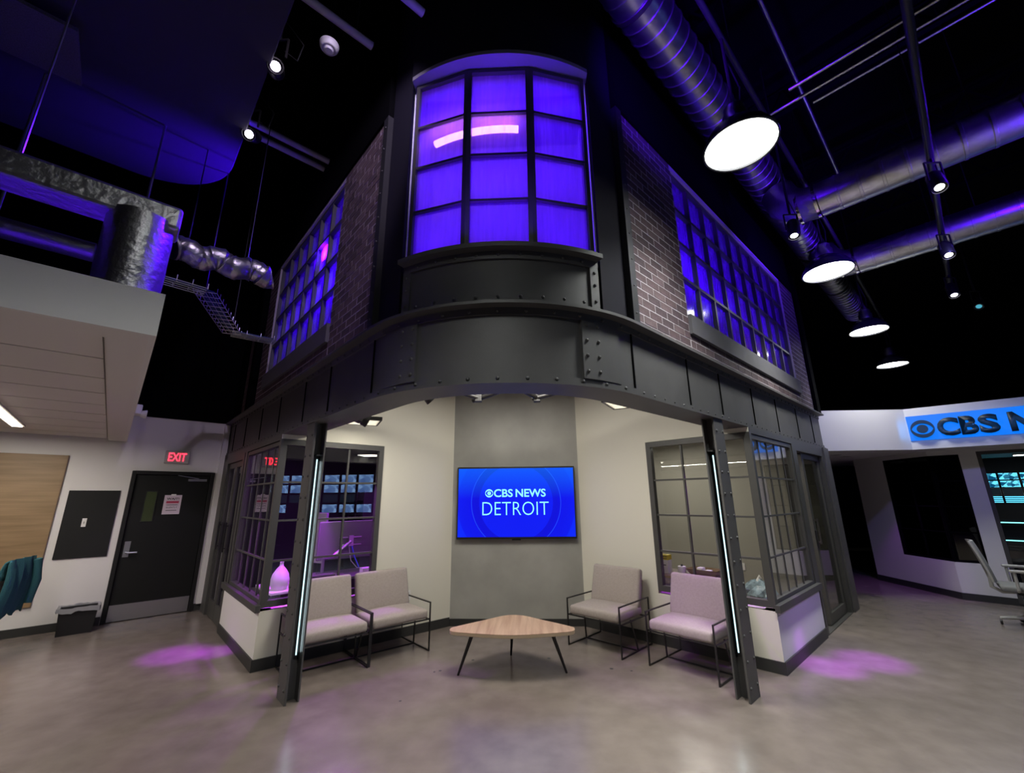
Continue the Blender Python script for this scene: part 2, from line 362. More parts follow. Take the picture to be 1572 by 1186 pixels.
MB().box(-.87, -.75, 4.9, 7.4, ZB+.012, ZB+.03).build('light_housing', M_white, ll)
MB().box(-.85, -.77, 4.93, 7.37, ZB+.004, ZB+.012).build('diffuser', M_ledw, ll)
def uv(u, v, z): return ((u-v)/S2, (u+v)/S2, z)
a = light('office_line_light', 'AREA', uv(-.81, 6.15, ZB-.01), 54, NEUTRAL, None, .1, 2.4); a.rotation_euler = (0, 0, R_(45))
a = light('office_line_light', 'AREA', uv(-2.2, 4.4, ZB-.01), 45, NEUTRAL, None, .1, 2.4); a.rotation_euler = (0, 0, R_(45))
sb = thing('emergency_light', 'small white emergency light on the side of the office ceiling', 'emergency light', OCM @ Matrix.Translation((U1, 6.2, 2.60)))
MB().box(0, .06, -.09, .09, -.05, .06).build('housing', M_wplastic, sb, bevel=.012)
for k in (-.05, .05): MB().lathe([(.0, -.03), (.03, -.03), (.042, .02), (.036, .024), (.0, .012)], 12, (.085, k, -.035), 'X').build('lamp_head', M_wplastic, sb, smooth=True)

# ---------------------------------------------------------------- alcove: back wall, side walls, ceiling
struct(MB().box(-.89, .89, 6.04, 6.16, 0, 3.1).build('wall_alcove_back', M_plaster), 'grey troweled plaster wall behind the television', 'wall')
struct(MB().box(-.885, .885, 6.028, 6.04, 0, .085).build('baseboard_back', M_base), 'charcoal baseboard under the plaster wall', 'baseboard')
WS0, WS1, WZ0, WZ1 = 0.0, 1.19, .53, 2.255       # window opening along the alcove side walls (s from the near corner)
for sd in (1, -1):
    nm = SIDE[sd]; X = lambda s: -sd*s
    w = MB().box(X(.0), X(WS1), 0, .12, 0, WZ0).box(X(WS1), X(AWL), 0, .12, 0, 3.1).box(X(.0), X(WS1), 0, .12, WZ1, 2.306).box(X(.44), X(WS1), 0, .12, 2.306, 3.1)
    struct(w.build('wall_alcove_'+nm, M_cream, mtx=ALC[sd]), 'cream alcove wall on the %s with a gridded window' % ('sliding door side' if sd == 1 else 'exit door side'), 'wall')
    struct(MB().box(X(-.015), X(AWL-.012), -.014, 0, 0, .105).build('baseboard_alcove_'+nm, M_base, mtx=ALC[sd]), 'charcoal baseboard along the %s alcove wall' % ('sliding door side' if sd == 1 else 'exit door side'), 'baseboard')
struct(MB().prism([(-.9, 6.16), (.9, 6.16), (2.45, 4.72), (1.55, 3.9), (0, 3.1), (-1.55, 3.9), (-2.45, 4.72)], 3.1, 3.14).build('ceiling_alcove', mat('grey alcove ceiling', (.30, .29, .27), .9)), 'grey ceiling over the alcove', 'ceiling')

# ---------------------------------------------------------------- gridded windows
def grid_window(name, label, mtx, xs, zs, fw, fd, bw, bd, y0, glass, outer=None, fm=None, gd=.006, barm=None):
    """xs / zs: glass-grid line positions from edge to edge; fw frame width; y0 front face of the frame"""
    fm = fm or M_frame; xs = sorted(xs); zs = sorted(zs)
    w = thing(name, label, 'window', mtx, kind='structure')
    X0, X1, Z0, Z1 = xs[0], xs[-1], zs[0], zs[-1]
    f = MB().box(X0-fw, X0, y0, y0+fd, Z0-fw, Z1+fw).box(X1, X1+fw, y0, y0+fd, Z0-fw, Z1+fw).box(X0, X1, y0, y0+fd, Z0-fw, Z0).box(X0, X1, y0, y0+fd, Z1, Z1+fw)
    f.build('window_frame', fm, w)
    yc = y0+fd/2
    for x in xs[1:-1]: pbox('muntin', barm or fm, w, x-bw/2, x+bw/2, yc-bd/2, yc+bd/2, Z0, Z1)
    for z in zs[1:-1]: pbox('muntin', barm or fm, w, X0, X1, yc-bd/2-.002, yc+bd/2+.002, z-bw/2, z+bw/2)
    for i in range(len(xs)-1):
        for j in range(len(zs)-1):
            a = xs[i]+(bw/2 if i else 0); b = xs[i+1]-(bw/2 if i < len(xs)-2 else 0)
            c = zs[j]+(bw/2 if j else 0); e = zs[j+1]-(bw/2 if j < len(zs)-2 else 0)
            pbox('pane', glass, w, a, b, yc-gd/2, yc+gd/2, c, e)
    return w
ZS = [.62, .99, 1.39, 1.79, 2.19]
for sd in (1, -1):
    nm = 'sliding door side' if sd == 1 else 'exit door side'
    grid_window('window_1' if sd == -1 else 'window_2', 'black gridded office window facing the alcove on the '+nm, ALC[sd], [-sd*x for x in (.055, .40, .755, 1.125)], ZS, .06, .07, .02, .03, -.012, M_glass)
    sE = 1.60 if sd == -1 else 1.50
    n_ = 5; xs = [.055+(sE-.11)*i/n_ for i in range(n_+1)]
    grid_window('window_3' if sd == -1 else 'window_4', 'black gridded window in the outer face on the '+nm, FAC[sd], [sd*x for x in xs], ZS, .045, .06, .018, .016, .01, M_glass)
    # low white wall under the outer window, base and sill
    sW = 1.75 if sd == -1 else 1.55
    struct(MB().box(0, sd*sW, 0, .12, 0, WZ0).build('wall_facade_'+SIDE[sd], M_white, mtx=FAC[sd]), 'low white wall under the outer window on the '+nm, 'wall')
    struct(MB().box(-sd*.014, sd*sW, -.014, 0, 0, .105).build('baseboard_facade_'+SIDE[sd], M_base, mtx=FAC[sd]), 'charcoal baseboard of the low white wall on the '+nm, 'baseboard')
    struct(MB().box(-sd*.03, sd*sW, -.045, .0, WZ0-.005, WZ0+.06).build('trim_2' if sd == -1 else 'trim_3', M_frame, mtx=FAC[sd]), 'dark projecting sill under the outer window on the '+nm, 'trim')
    # corner post and header up to the beam
    struct(MB().box(0, sd*3.3, .0, .12, 2.245, 2.31).box(sd*(sE-.0), sd*(sE+.10), 0, .12, WZ0, 2.245).build('trim_4' if sd == -1 else 'trim_5', M_frame, mtx=FAC[sd]), 'dark steel header and jamb beside the outer window on the '+nm, 'trim')

# glazed door bays
gd = thing('door_2', 'narrow black framed glass door beside the exit door wall', 'door', FAC[-1], kind='structure')
MB().box(-1.76, -1.86, 0, .12, 0, 2.245).box(-2.90, -3.0, 0, .12, 0, 2.245).box(-1.86, -2.90, .0, .12, 2.16, 2.245).build('door_frame', M_frame, gd)
for x in (1.86, 2.38):
    lfm = MB().box(-x-.003, -x-.07, .03, .08, .01, 2.155).box(-x-.45, -x-.515, .03, .08, .01, 2.155).box(-x-.07, -x-.45, .03, .08, .01, .22).box(-x-.07, -x-.45, .03, .08, 2.08, 2.155).build('door_leaf', M_frame, gd)
    pbox('glass_pane', M_dglass, lfm, -x-.07, -x-.45, .05, .058, .22, 2.08)
    MB().bar((-x-.43, .0, .9), (-x-.43, .0, 1.3), .02).bar((-x-.43, .0, .95), (-x-.43, .03, .95), .015).bar((-x-.43, .0, 1.25), (-x-.43, .03, 1.25), .015).build('pull_handle', M_blkmetal, lfm)
struct(MB().box(-3.0, -3.34, 0, .12, 0, 2.31).build('trim_6', M_steel, mtx=FAC[-1]), 'black steel post against the exit door wall', 'trim')
gd = thing('door_3', 'black framed sliding glass office door standing partly open', 'door', FAC[1], kind='structure')
MB().box(1.60, 1.68, .0, .12, 0, 2.245).box(3.02, 3.12, 0, .14, 0, 2.245).box(1.68, 3.02, 0, .14, 2.17, 2.245).box(1.68, 3.02, .0, .14, 0, .012).build('door_frame', M_frame, gd)
lfm = MB().box(2.06, 2.16, .05, .10, .02, 2.165).box(2.92, 3.01, .05, .10, .02, 2.165).box(2.16, 2.92, .05, .10, .02, .14).box(2.16, 2.92, .05, .10, 2.09, 2.165).build('door_leaf', M_frame, gd)
pbox('glass_pane', M_dglass, lfm, 2.16, 2.92, .07, .078, .14, 2.09)
MB().box(2.075, 2.145, .038, .05, .93, 1.15).build('lock_case', M_blkplastic, lfm, bevel=.004)
MB().bar((2.11, .005, .98), (2.11, .005, 1.30), .022).bar((2.11, .005, 1.0), (2.11, .05, 1.0), .016).bar((2.11, .005, 1.28), (2.11, .05, 1.28), .016).build('pull_handle', M_chrome, lfm)
struct(MB().box(3.12, 3.42, -.02, .16, 0, 2.31).build('trim_7', M_steel, mtx=FAC[1]), 'black steel end post past the sliding door', 'trim')

# ---------------------------------------------------------------- rooms behind the glass
for sd in (1, -1):
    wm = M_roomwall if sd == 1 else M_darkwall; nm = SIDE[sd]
    q = lambda s, n: fp(sd, s, n)[:2]
    flr = MB().prism([q(.12, .12), q(.12, 2.0), q(-.02, 2.4), q(-.02, 3.4), q(3.4, 3.4), q(3.4, .12)], .002, .008)
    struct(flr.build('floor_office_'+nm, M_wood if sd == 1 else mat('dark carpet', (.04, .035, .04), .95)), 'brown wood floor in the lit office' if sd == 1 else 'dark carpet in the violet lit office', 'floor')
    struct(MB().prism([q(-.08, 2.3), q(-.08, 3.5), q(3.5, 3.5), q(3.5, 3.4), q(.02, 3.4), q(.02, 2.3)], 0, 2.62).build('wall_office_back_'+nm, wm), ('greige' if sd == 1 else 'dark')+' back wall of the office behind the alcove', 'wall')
    struct(MB().prism([q(3.4, .13), q(3.5, .13), q(3.5, 3.4), q(3.4, 3.4)], 0, 2.62).build('wall_office_end_'+nm, wm), ('greige' if sd == 1 else 'dark')+' end wall of the office', 'wall')
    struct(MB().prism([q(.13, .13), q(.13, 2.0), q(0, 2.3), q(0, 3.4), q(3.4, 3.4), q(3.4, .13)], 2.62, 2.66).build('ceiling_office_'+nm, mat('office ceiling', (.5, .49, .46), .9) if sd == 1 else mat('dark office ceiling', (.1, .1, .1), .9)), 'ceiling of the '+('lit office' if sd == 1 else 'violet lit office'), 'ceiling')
# office ceiling panels
def ceil_panel(loc, rz, w, l, label, em, power, col, group=None, frame=M_wplastic):
    t = thing('ceiling_light_panel', label, 'light', TR(*loc, rz), group)
    MB().box(-w/2, w/2, -l/2, l/2, -.02, .02).build('tray', frame, t, bevel=.004)
    MB().box(-w/2+.03, w/2-.03, -l/2+.03, l/2-.03, -.026, -.02).build('diffuser', em, t)
    if power:
        a = light('panel_light', 'AREA', (loc[0], loc[1], loc[2]-.04), power, col, None, w*.8, l*.8); a.rotation_euler = (0, 0, rz)
    return t
EM_P = emat('office panel diffuser', (1, .96, .88), 5)
for s_, n_ in ((1.3, 1.1), (2.4, 2.3)):
    p = fp(1, s_, n_, 2.59); ceil_panel(p, R_(45), .3, 1.2, 'white ceiling light panel in the greige office', EM_P, 16, NEUTRAL, 'greige office ceiling lights')
p = fp(-1, 1.6, 1.3, 2.59); ceil_panel(p, R_(-45), .15, 1.0, 'slim ceiling light in the violet office', emat('slim office light', (.9, .95, 1), 3), 1.5, COOL)
light('violet_room_lamp', 'AREA', fp(-1, .9, 1.5, 2.5), 26, MAGENTA, fp(-1, .7, .9, .3), .4, .4)
light('violet_room_lamp', 'SPOT', fp(-1, .35, .5, 2.3), 280, (.55, .01, 1), fp(-1, .7, .35, .6), .05, spot=50)
light('violet_office_lamp', 'SPOT', fp(-1, .6, .9, 2.35), 170, MAGENTA, fp(-1, -.4, .7, .5), .05, spot=60)
light('violet_office_lamp', 'SPOT', fp(1, .35, .5, 2.4), 110, MAGENTA, fp(1, -.25, .65, .6), .05, spot=45)
light('stage_lamp_beam', 'SPOT', (-.75, 4.45, 2.72), 130, MAGENTA, (1.78, 4.68, .5), .06, spot=24, blend=.8)

# left office contents
def P_(sd, s, n, z, rz=0): x, y, _ = fp(sd, s, n); return TR(x, y, z, rz+R_(45*sd))
dk = thing('office_desk', 'dark desk behind the window in the violet office', 'desk', TR(-1.98, 5.68, 0, AW))
MB().box(-.58, .58, -.30, .30, .69, .72).build('desktop', mat('dark desk top', (.05, .045, .05), .4), dk, bevel=.004)
for x in (-.53, .53):
    for y in (-.26, .26): pbox('leg', M_blkmetal, dk, x-.02, x+.02, y-.02, y+.02, .009, .69)
mo = thing('desk_monitor', 'back of a wide monitor on an arm in the violet office', 'monitor', TR(-2.16, 5.72, 0, AW))
MB().box(-.40, .40, -.02, .02, .87, 1.33).build('monitor_shell', mat('monitor shell', (.16, .15, .17), .45), mo, bevel=.012)
br = MB().box(-.14, .14, -.035, -.02, 1.12, 1.135).box(-.14, .14, -.035, -.02, 1.03, 1.045).box(-.03, .03, -.05, -.02, 1.02, 1.15).build('mount_bracket', M_alu, mo)
MB().tube([(0, -.05, 1.08), (-.22, -.10, .93), (-.32, -.02, .90)], .018, 8).tube([(-.32, -.02, .90), (-.32, -.02, .722)], .02, 8).build('monitor_arm', M_alu, mo, smooth=True)
MB().lathe([(.0, 0), (.07, 0), (.07, .012), (.0, .014)], 16, (-.32, -.02, .722)).build('arm_base', M_blkplastic, mo)
MB().tube([(.02, -.03, 1.03), (.05, -.06, .9), (.12, -.08, .75)], .006, 6).build('cable', emat('blue glowing cable', (.05, .03, 1), .5), mo)
MB().tube([(-.02, -.03, 1.03), (-.0, -.09, .85), (.08, -.10, .76), (.15, -.08, .75)], .004, 6).build('cable', M_wplastic, mo)
kb = thing('keyboard', 'black keyboard on the dark desk', 'keyboard', TR(-2.34, 5.27, .721, AW))
MB().box(-.2, .2, -.06, .06, 0, .018).build('keyboard_body', M_blkplastic, kb, bevel=.004)
for r in range(4):
    MB().box(-.19, .19, -.05+r*.026, -.03+r*.026, .018, .024).build('key_row', mat('key caps', (.05, .05, .05), .5), kb)
bx_ = thing('small_white_box', 'small white box at the end of the dark desk', 'box', TR(-1.83, 5.50, .721, AW))
MB().box(-.07, .07, -.05, .05, 0, .07).build('carton', M_wplastic, bx_, bevel=.004)
MB().box(-.071, .071, -.006, .006, .0705, .072).build('tape', M_grey, bx_)
tb2 = thing('side_table', 'small white topped table inside the corner of the violet office', 'table', P_(-1, .82, .38, 0))
MB().box(-.34, .34, -.17, .17, .57, .60).build('table_top', M_wplastic, tb2, bevel=.006)
for x in (-.31, .31):
    for y in (-.14, .14): pbox('leg', M_blkmetal, tb2, x-.015, x+.015, y-.015, y+.015, .009, .57)
vs_ = thing('vase', 'bulbous bottle vase lit magenta on the small white table', 'vase', P_(-1, .62, .33, .601))
MB().lathe([(0, 0), (.075, 0), (.098, .05), (.10, .11), (.085, .17), (.05, .225), (.022, .255), (.018, .285), (.024, .30), (.014, .30), (.012, .26), (0, .25)], 24).build('vase_body', mat('pale ceramic', (.7, .62, .7), .4), vs_, smooth=True)
st_ = thing('light_stand_panel', 'tall pale light panel standing in the violet office', 'panel', P_(-1, 1.35, 1.0, 0, R_(20)))
MB().box(-.10, .10, -.02, .02, .75, 1.42).build('panel_body', mat('pale panel', (.55, .50, .6), .5), st_, bevel=.006)
MB().tube([(0, 0, .01), (0, 0, .75)], .015, 8).build('post', M_blkmetal, st_)
MB().lathe([(0, .009), (.16, .009), (.16, .02), (.02, .03), (0, .03)], 16).build('base', M_blkmetal, st_)
for s_, h_ in ((2.2, .9), (2.5, .9), (2.8, .9)):
    t = thing('equipment_rack', 'tall dark equipment rack against the end of the violet office', 'rack', P_(-1, s_+.1, 2.2, 0), 'violet office racks')
    MB().box(-.14, .14, -.25, .25, .009, 1.75).build('cabinet', M_darkwall, t, bevel=.005)
    for k in range(6): pbox('unit', M_blkplastic, t, -.12, .12, -.262, -.25, .2+k*.24, .38+k*.24)

# right office contents
dk = thing('office_desk', 'brown desk in the greige office behind the gridded window', 'desk', TR(2.02, 5.52, 0, -AW))
MB().box(-.45, .45, -.25, .25, .68, .71).build('desktop', mat('brown desk top', (.12, .08, .06), .45), dk, bevel=.004)
for x in (-.41, .41):
    for y in (-.21, .21): pbox('leg', M_blkmetal, dk, x-.02, x+.02, y-.02, y+.02, .009, .68)
MB().box(-.40, .40, .20, .215, .45, .68).build('modesty_panel', M_purple, dk)
yb = thing('display_box', 'white box with a yellow lid band on the brown desk', 'box', TR(1.80, 5.56, .711, -AW))
MB().box(-.09, .09, -.05, .05, 0, .20).build('carton', M_wplastic, yb, bevel=.006)
MB().box(-.092, .092, -.052, .052, .15, .21).build('lid', mat('yellow card', (.65, .50, .02), .5), yb, bevel=.006)
for k, (x, w_) in enumerate(((.02, .12), (.035, .09))): pbox('print_line', M_ink, yb, x-w_/2, x+w_/2, -.0535, -.052, .165+k*.022, .173+k*.022)
pbox('print_line', M_ink, yb, -.02, .06, -.0515, -.05, .09, .10)
wt = thing('wicker_tray', 'woven brown tray with folded napkins on the brown desk', 'tray', TR(2.22, 5.36, .711, -AW))
mw = mat('woven wicker', (.20, .12, .06), .8, bump=.8, bscale=90)
wb = MB().add(tapered(.13, .08, 0, .07, .05), [(0, 3, 2, 1), (0, 1, 5, 4), (1, 2, 6, 5), (2, 3, 7, 6), (3, 0, 4, 7)])
wb.add(tapered(.12, .07, .01, .07, .05), [(0, 1, 2, 3), (4, 5, 1, 0), (5, 6, 2, 1), (6, 7, 3, 2), (7, 4, 0, 3)]); wb.build('basket', mw, wt)
MB().box(-.08, -.01, -.05, .04, .011, .085).box(.0, .07, -.04, .05, .011, .06).build('napkins', M_wplastic, wt, bevel=.01)
tp = thing('tape_dispenser', 'white paper roll holder on the brown desk', 'holder', TR(1.98, 5.44, .711, -AW))
MB().lathe([(.018, 0), (.045, 0), (.045, .09), (.018, .09), (.018, 0)], 18).build('roll', M_wplastic, tp, smooth=True)
MB().lathe([(0, 0), (.012, 0), (.012, .11), (0, .112)], 10).build('spindle', M_blkmetal, tp)
bg = thing('plastic_bag', 'crumpled clear blue plastic bag on the wood floor', 'bag', TR(*fp(1, 2.55, 1.0, 0)[:2], .009))
m_ = MB(); n1, n2 = 14, 9; vs = []
for j in range(n2):
    for i in range(n1):
        t = PI*j/(n2-1); a = 2*PI*i/n1; r = .22*(1+.18*random.uniform(-1, 1))
        vs.append((r*math.sin(t)*math.cos(a), r*math.sin(t)*math.sin(a), max(0, .17-.19*math.cos(t)*(1+.1*random.uniform(-1, 1)))))
m_.add(vs, [(j*n1+i, j*n1+(i+1) % n1, (j+1)*n1+(i+1) % n1, (j+1)*n1+i) for j in range(n2-1) for i in range(n1)])
m_.build('bag_body', mat('pale blue plastic', (.30, .42, .50), .25, noise=.5, nscale=14), bg)
MB().tube([(0, 0, .32), (.02, .01, .38), (.05, 0, .40)], .03, 8, radii=[.05, .025, .045]).build('knot', M_wplastic, bg)
ol = thing('wall_outlet', 'white double outlet on the greige office wall', 'outlet', TR(*fp(1, 3.385, 1.5)[:2], .42, R_(135)))
MB().box(-.035, .035, -.008, 0, -.058, .058).build('plate', M_wplastic, ol, bevel=.003)
for k in (-.022, .022): pbox('socket', M_grey, ol, -.014, .014, -.010, -.008, k-.014, k+.014)
ol = thing('wall_outlet', 'white outlet on the cream wall behind the beige chairs', 'outlet', ALC[-1] @ TR(1.62, 0, .45))
MB().box(-.035, .035, -.008, 0, -.058, .058).build('plate', M_wplastic, ol, bevel=.003)
for k in (-.022, .022): pbox('socket', M_grey, ol, -.014, .014, -.010, -.008, k-.014, k+.014)

# ---------------------------------------------------------------- riveted steel beam around the corner
RB = (2.57-1.995)/(S2-1); CB = 2.57+RB
def beam_path(off, farL=3.33, farR=3.42, na=26):
    pts = [fp(-1, farL, off)[:2]]
    r = RB-off
    for i in range(na+1):
        a = -PI/4+PI/2*i/na; pts.append((r*math.sin(a), CB-r*math.cos(a)))
    pts.append(fp(1, farR, off)[:2]); return pts
def arcp(off, a): r = RB-off; return (r*math.sin(a), CB-r*math.cos(a))
def arc_strip(off0, off1, a0, a1, n=8):
    return [arcp(off0, a0+(a1-a0)*i/n) for i in range(n+1)], [arcp(off1, a0+(a1-a0)*i/n) for i in range(n+1)]
bm_ = thing('steel_beam', 'black riveted steel beam curving around the building corner', 'beam')
MB().strip(beam_path(.03), beam_path(.06), 2.325, 2.84).build('web_plate', M_steel, bm_, smooth=True)
MB().strip(beam_path(-.055), beam_path(.30), 2.84, 2.862).build('top_flange', M_steel, bm_, smooth=True)
MB().strip(beam_path(0), beam_path(.29), 2.308, 2.325).build('bottom_flange', M_steel, bm_, smooth=True)
MB().strip(beam_path(.018), beam_path(.03), 2.79, 2.84).build('top_angle', M_steel, bm_, smooth=True)
MB().strip(beam_path(.018), beam_path(.03), 2.325, 2.365).build('bottom_angle', M_steel, bm_, smooth=True)
MB().strip(beam_path(.25), beam_path(.28), 2.325, 2.84).build('rear_web_plate', M_steel, bm_, smooth=True)
for sd in (1, -1):
    for a0, a1, off in ((24.5, 31.5, .008), (31.5, 38.5, .014)):
        pa, pb = arc_strip(off, .03, sd*R_(a0), sd*R_(a1)); MB().strip(pa, pb, 2.366, 2.789).build('cover_plate', M_steel, bm_, smooth=True)
    for a in (26, 30):
        for z in (2.42, 2.53, 2.64, 2.75):
            x, y = arcp(.008, sd*R_(a)); rivet(bm_, (x, y, z), (sd*math.sin(R_(a)), -math.cos(R_(a)), 0))
    for s_ in (-2.15, -1.25, -.55, .35, 1.2, 2.1, 2.9):
        b = MB(); 
        b.prism([fp(sd, s_-.006, .022)[:2], fp(sd, s_+.006, .022)[:2], fp(sd, s_+.006, .031)[:2], fp(sd, s_-.006, .031)[:2]], 2.366, 2.789); b.build('seam_rib', M_black, bm_)
    k = -2.05
    while k < 3.3:
        p = fp(sd, k, .018); nv = (sd/S2, -1/S2, 0)
        rivet(bm_, (p[0], p[1], 2.815), nv); rivet(bm_, (p[0], p[1], 2.345), nv, RIVS); k += .16
for i in range(-5, 6):
    a = i*R_(8.1)
    x, y = arcp(.018, a); nv = (math.sin(a), -math.cos(a), 0)
    rivet(bm_, (x, y, 2.815), nv); rivet(bm_, (x, y, 2.345), nv)

# ---------------------------------------------------------------- columns with light strips
for sd in (1, -1):
    # outer flange lies just inside the facade line
    c = thing('steel_column', 'black riveted steel column with a lit strip on the %s' % ('sliding door side' if sd == 1 else 'exit door side'), 'column', TR(*((1.976, 4.021) if sd == 1 else (-1.872, 3.924)), 0, R_(45*sd)))
    X = lambda v: sd*v
    MB().box(-.105, .105, -.02, .0, 0, 2.308).build('outer_flange', M_steel, c, bevel=.003)
    MB().box(-.10, .10, .085, .10, 0, 2.308).build('inner_flange', M_steel, c, bevel=.003)
    MB().box(-.012, .012, .0, .085, 0, 2.308).build('web', M_steel, c)
    ls = MB().box(X(-.012), X(-.020), .045, .070, .30, 2.0).build('light_channel', M_blkmetal, c)
    MB().box(X(-.020), X(-.024), .055, .065, .33, 1.97).build('light_strip', M_led, c)
    MB().box(X(-.012), X(-.05), .070, .074, .30, 2.0).build('added_glare_lip', M_black, c)  # added baffle, stops the strip mirroring in the inner flange
    MB().box(X(-.012), X(-.085), .03, .085, 2.0, 2.012).build('strip_cap', M_blkmetal, c)
    for k in range(12):
        for x in (-.07, .07): rivet(c, (x, -.02, .10+k*.19), (0, -1, 0))
    x, y, _ = fp(sd, -1.0, .1)
    a = light('column_strip_light', 'AREA', (sd*1.80, 3.95, 1.15), 1.2, (.75, .95, 1), (0, 3.0, 1.15), .02, 1.6)

# ---------------------------------------------------------------- upper storey: bay
RA = (.75**2+.2**2)/(2*.2); CA = 2.6+RA; AM = math.asin(.75/RA)
def ap(off, a): r = RA-off; return (r*math.sin(a), CA-r*math.cos(a))
def arc2(o0, o1, a0=-AM, a1=AM, n=18): return [ap(o0, a0+(a1-a0)*i/n) for i in range(n+1)], [ap(o1, a0+(a1-a0)*i/n) for i in range(n+1)]
bp = thing('bay_apron', 'curved riveted steel apron under the violet bay window', 'bay apron')
def A2(name, o0, o1, z0, z1, a0=-AM, a1=AM, m=None): return MB().strip(*arc2(o0, o1, a0, a1), z0, z1).build(name, m or M_steel, bp, smooth=True)
A2('apron_plate', .05, .08, 2.862, 3.30)
A2('sill', -.03, .20, 3.30, 3.335)
A2('top_angle', .035, .05, 3.24, 3.30)
A2('bottom_angle', .035, .05, 2.862, 2.91)
for sd in (1, -1):
    A2('end_strip', .035, .05, 2.91, 3.24, sd*(AM-.05), sd*AM)
    e = MB(); p0 = ap(.035, sd*AM); 
    e.prism([p0, (p0[0]-sd*.02, p0[1]), (p0[0]-sd*.02, p0[1]+.25), (p0[0], p0[1]+.25)], 2.862, 3.30); e.build('end_cap', M_steel, bp)
    for z in (2.97, 3.10, 3.20): x, y = ap(.035, sd*(AM-.025)); rivet(bp, (x, y, z), (sd*math.sin(AM), -math.cos(AM), 0))
for i in range(-4, 5):
    a = i*R_(6.1)
    x, y = ap(.035, a); nv = (math.sin(a), -math.cos(a), 0); rivet(bp, (x, y, 3.27), nv); rivet(bp, (x, y, 2.945), nv)
# bay window: three flat facets
BC = [(-.72, 2.845), (-.255, 2.715), (.255, 2.715), (.72, 2.845)]
bwn = 0
for i, nmx in enumerate(('exit door side facet', 'middle facet', 'sliding door side facet')):
    (x0, y0), (x1, y1) = BC[i], BC[i+1]; L = math.hypot(x1-x0, y1-y0); an = math.atan2(y1-y0, x1-x0)
    zz = [3.385, 3.80, 4.22, 4.63, 5.045]
    grid_window('window_%d' % (5+i), 'violet glowing bay window, '+nmx, TR(x0, y0, 0, an), [.032, L-.032], zz, .032, .07, .02, .05, 0, M_pglass)
# curved wall head over the bay and its soffit
struct(MB().strip(*arc2(0, .12), 5.13, 6.9).build('wall_bay_head', M_navy), 'dark curved wall above the violet bay window', 'wall')
struct(MB().prism(arc2(.0, 0)[0]+[(.75, 3.0), (-.75, 3.0)], 5.092, 5.13).build('ceiling_bay', mat('dark bay soffit', (.25, .24, .28), .6)), 'curved soffit at the top of the bay window', 'ceiling')
# pilasters and riveted edge angles beside the bay
for sd in (1, -1):
    nm = 'sliding door side' if sd == 1 else 'exit door side'
    struct(MB().prism([(sd*.752, 2.83), (sd*1.015, 3.077), (sd*1.015, 3.28), (sd*.752, 3.28)], 2.862, 6.9).build('wall_pilaster_'+SIDE[sd], M_navy), 'dark flat pilaster beside the bay on the '+nm, 'wall')
    e = thing('edge_angle', 'black riveted steel angle edging the brick on the '+nm, 'steel angle')
    s0 = (1.02-NX)*S2; s1 = s0+.085
    MB().prism([fp(sd, s0, .0)[:2], fp(sd, s1, .0)[:2], fp(sd, s1, .06)[:2], fp(sd, s0, .06)[:2]], 2.862, 4.97).build('angle_bar', mat('black angle steel', (.012, .012, .014), .6), e)
    for k in range(9): p = fp(sd, (s0+s1)/2, 0); rivet(e, (p[0], p[1], 2.98+k*.235), (sd/S2, -1/S2, 0), RIVS)

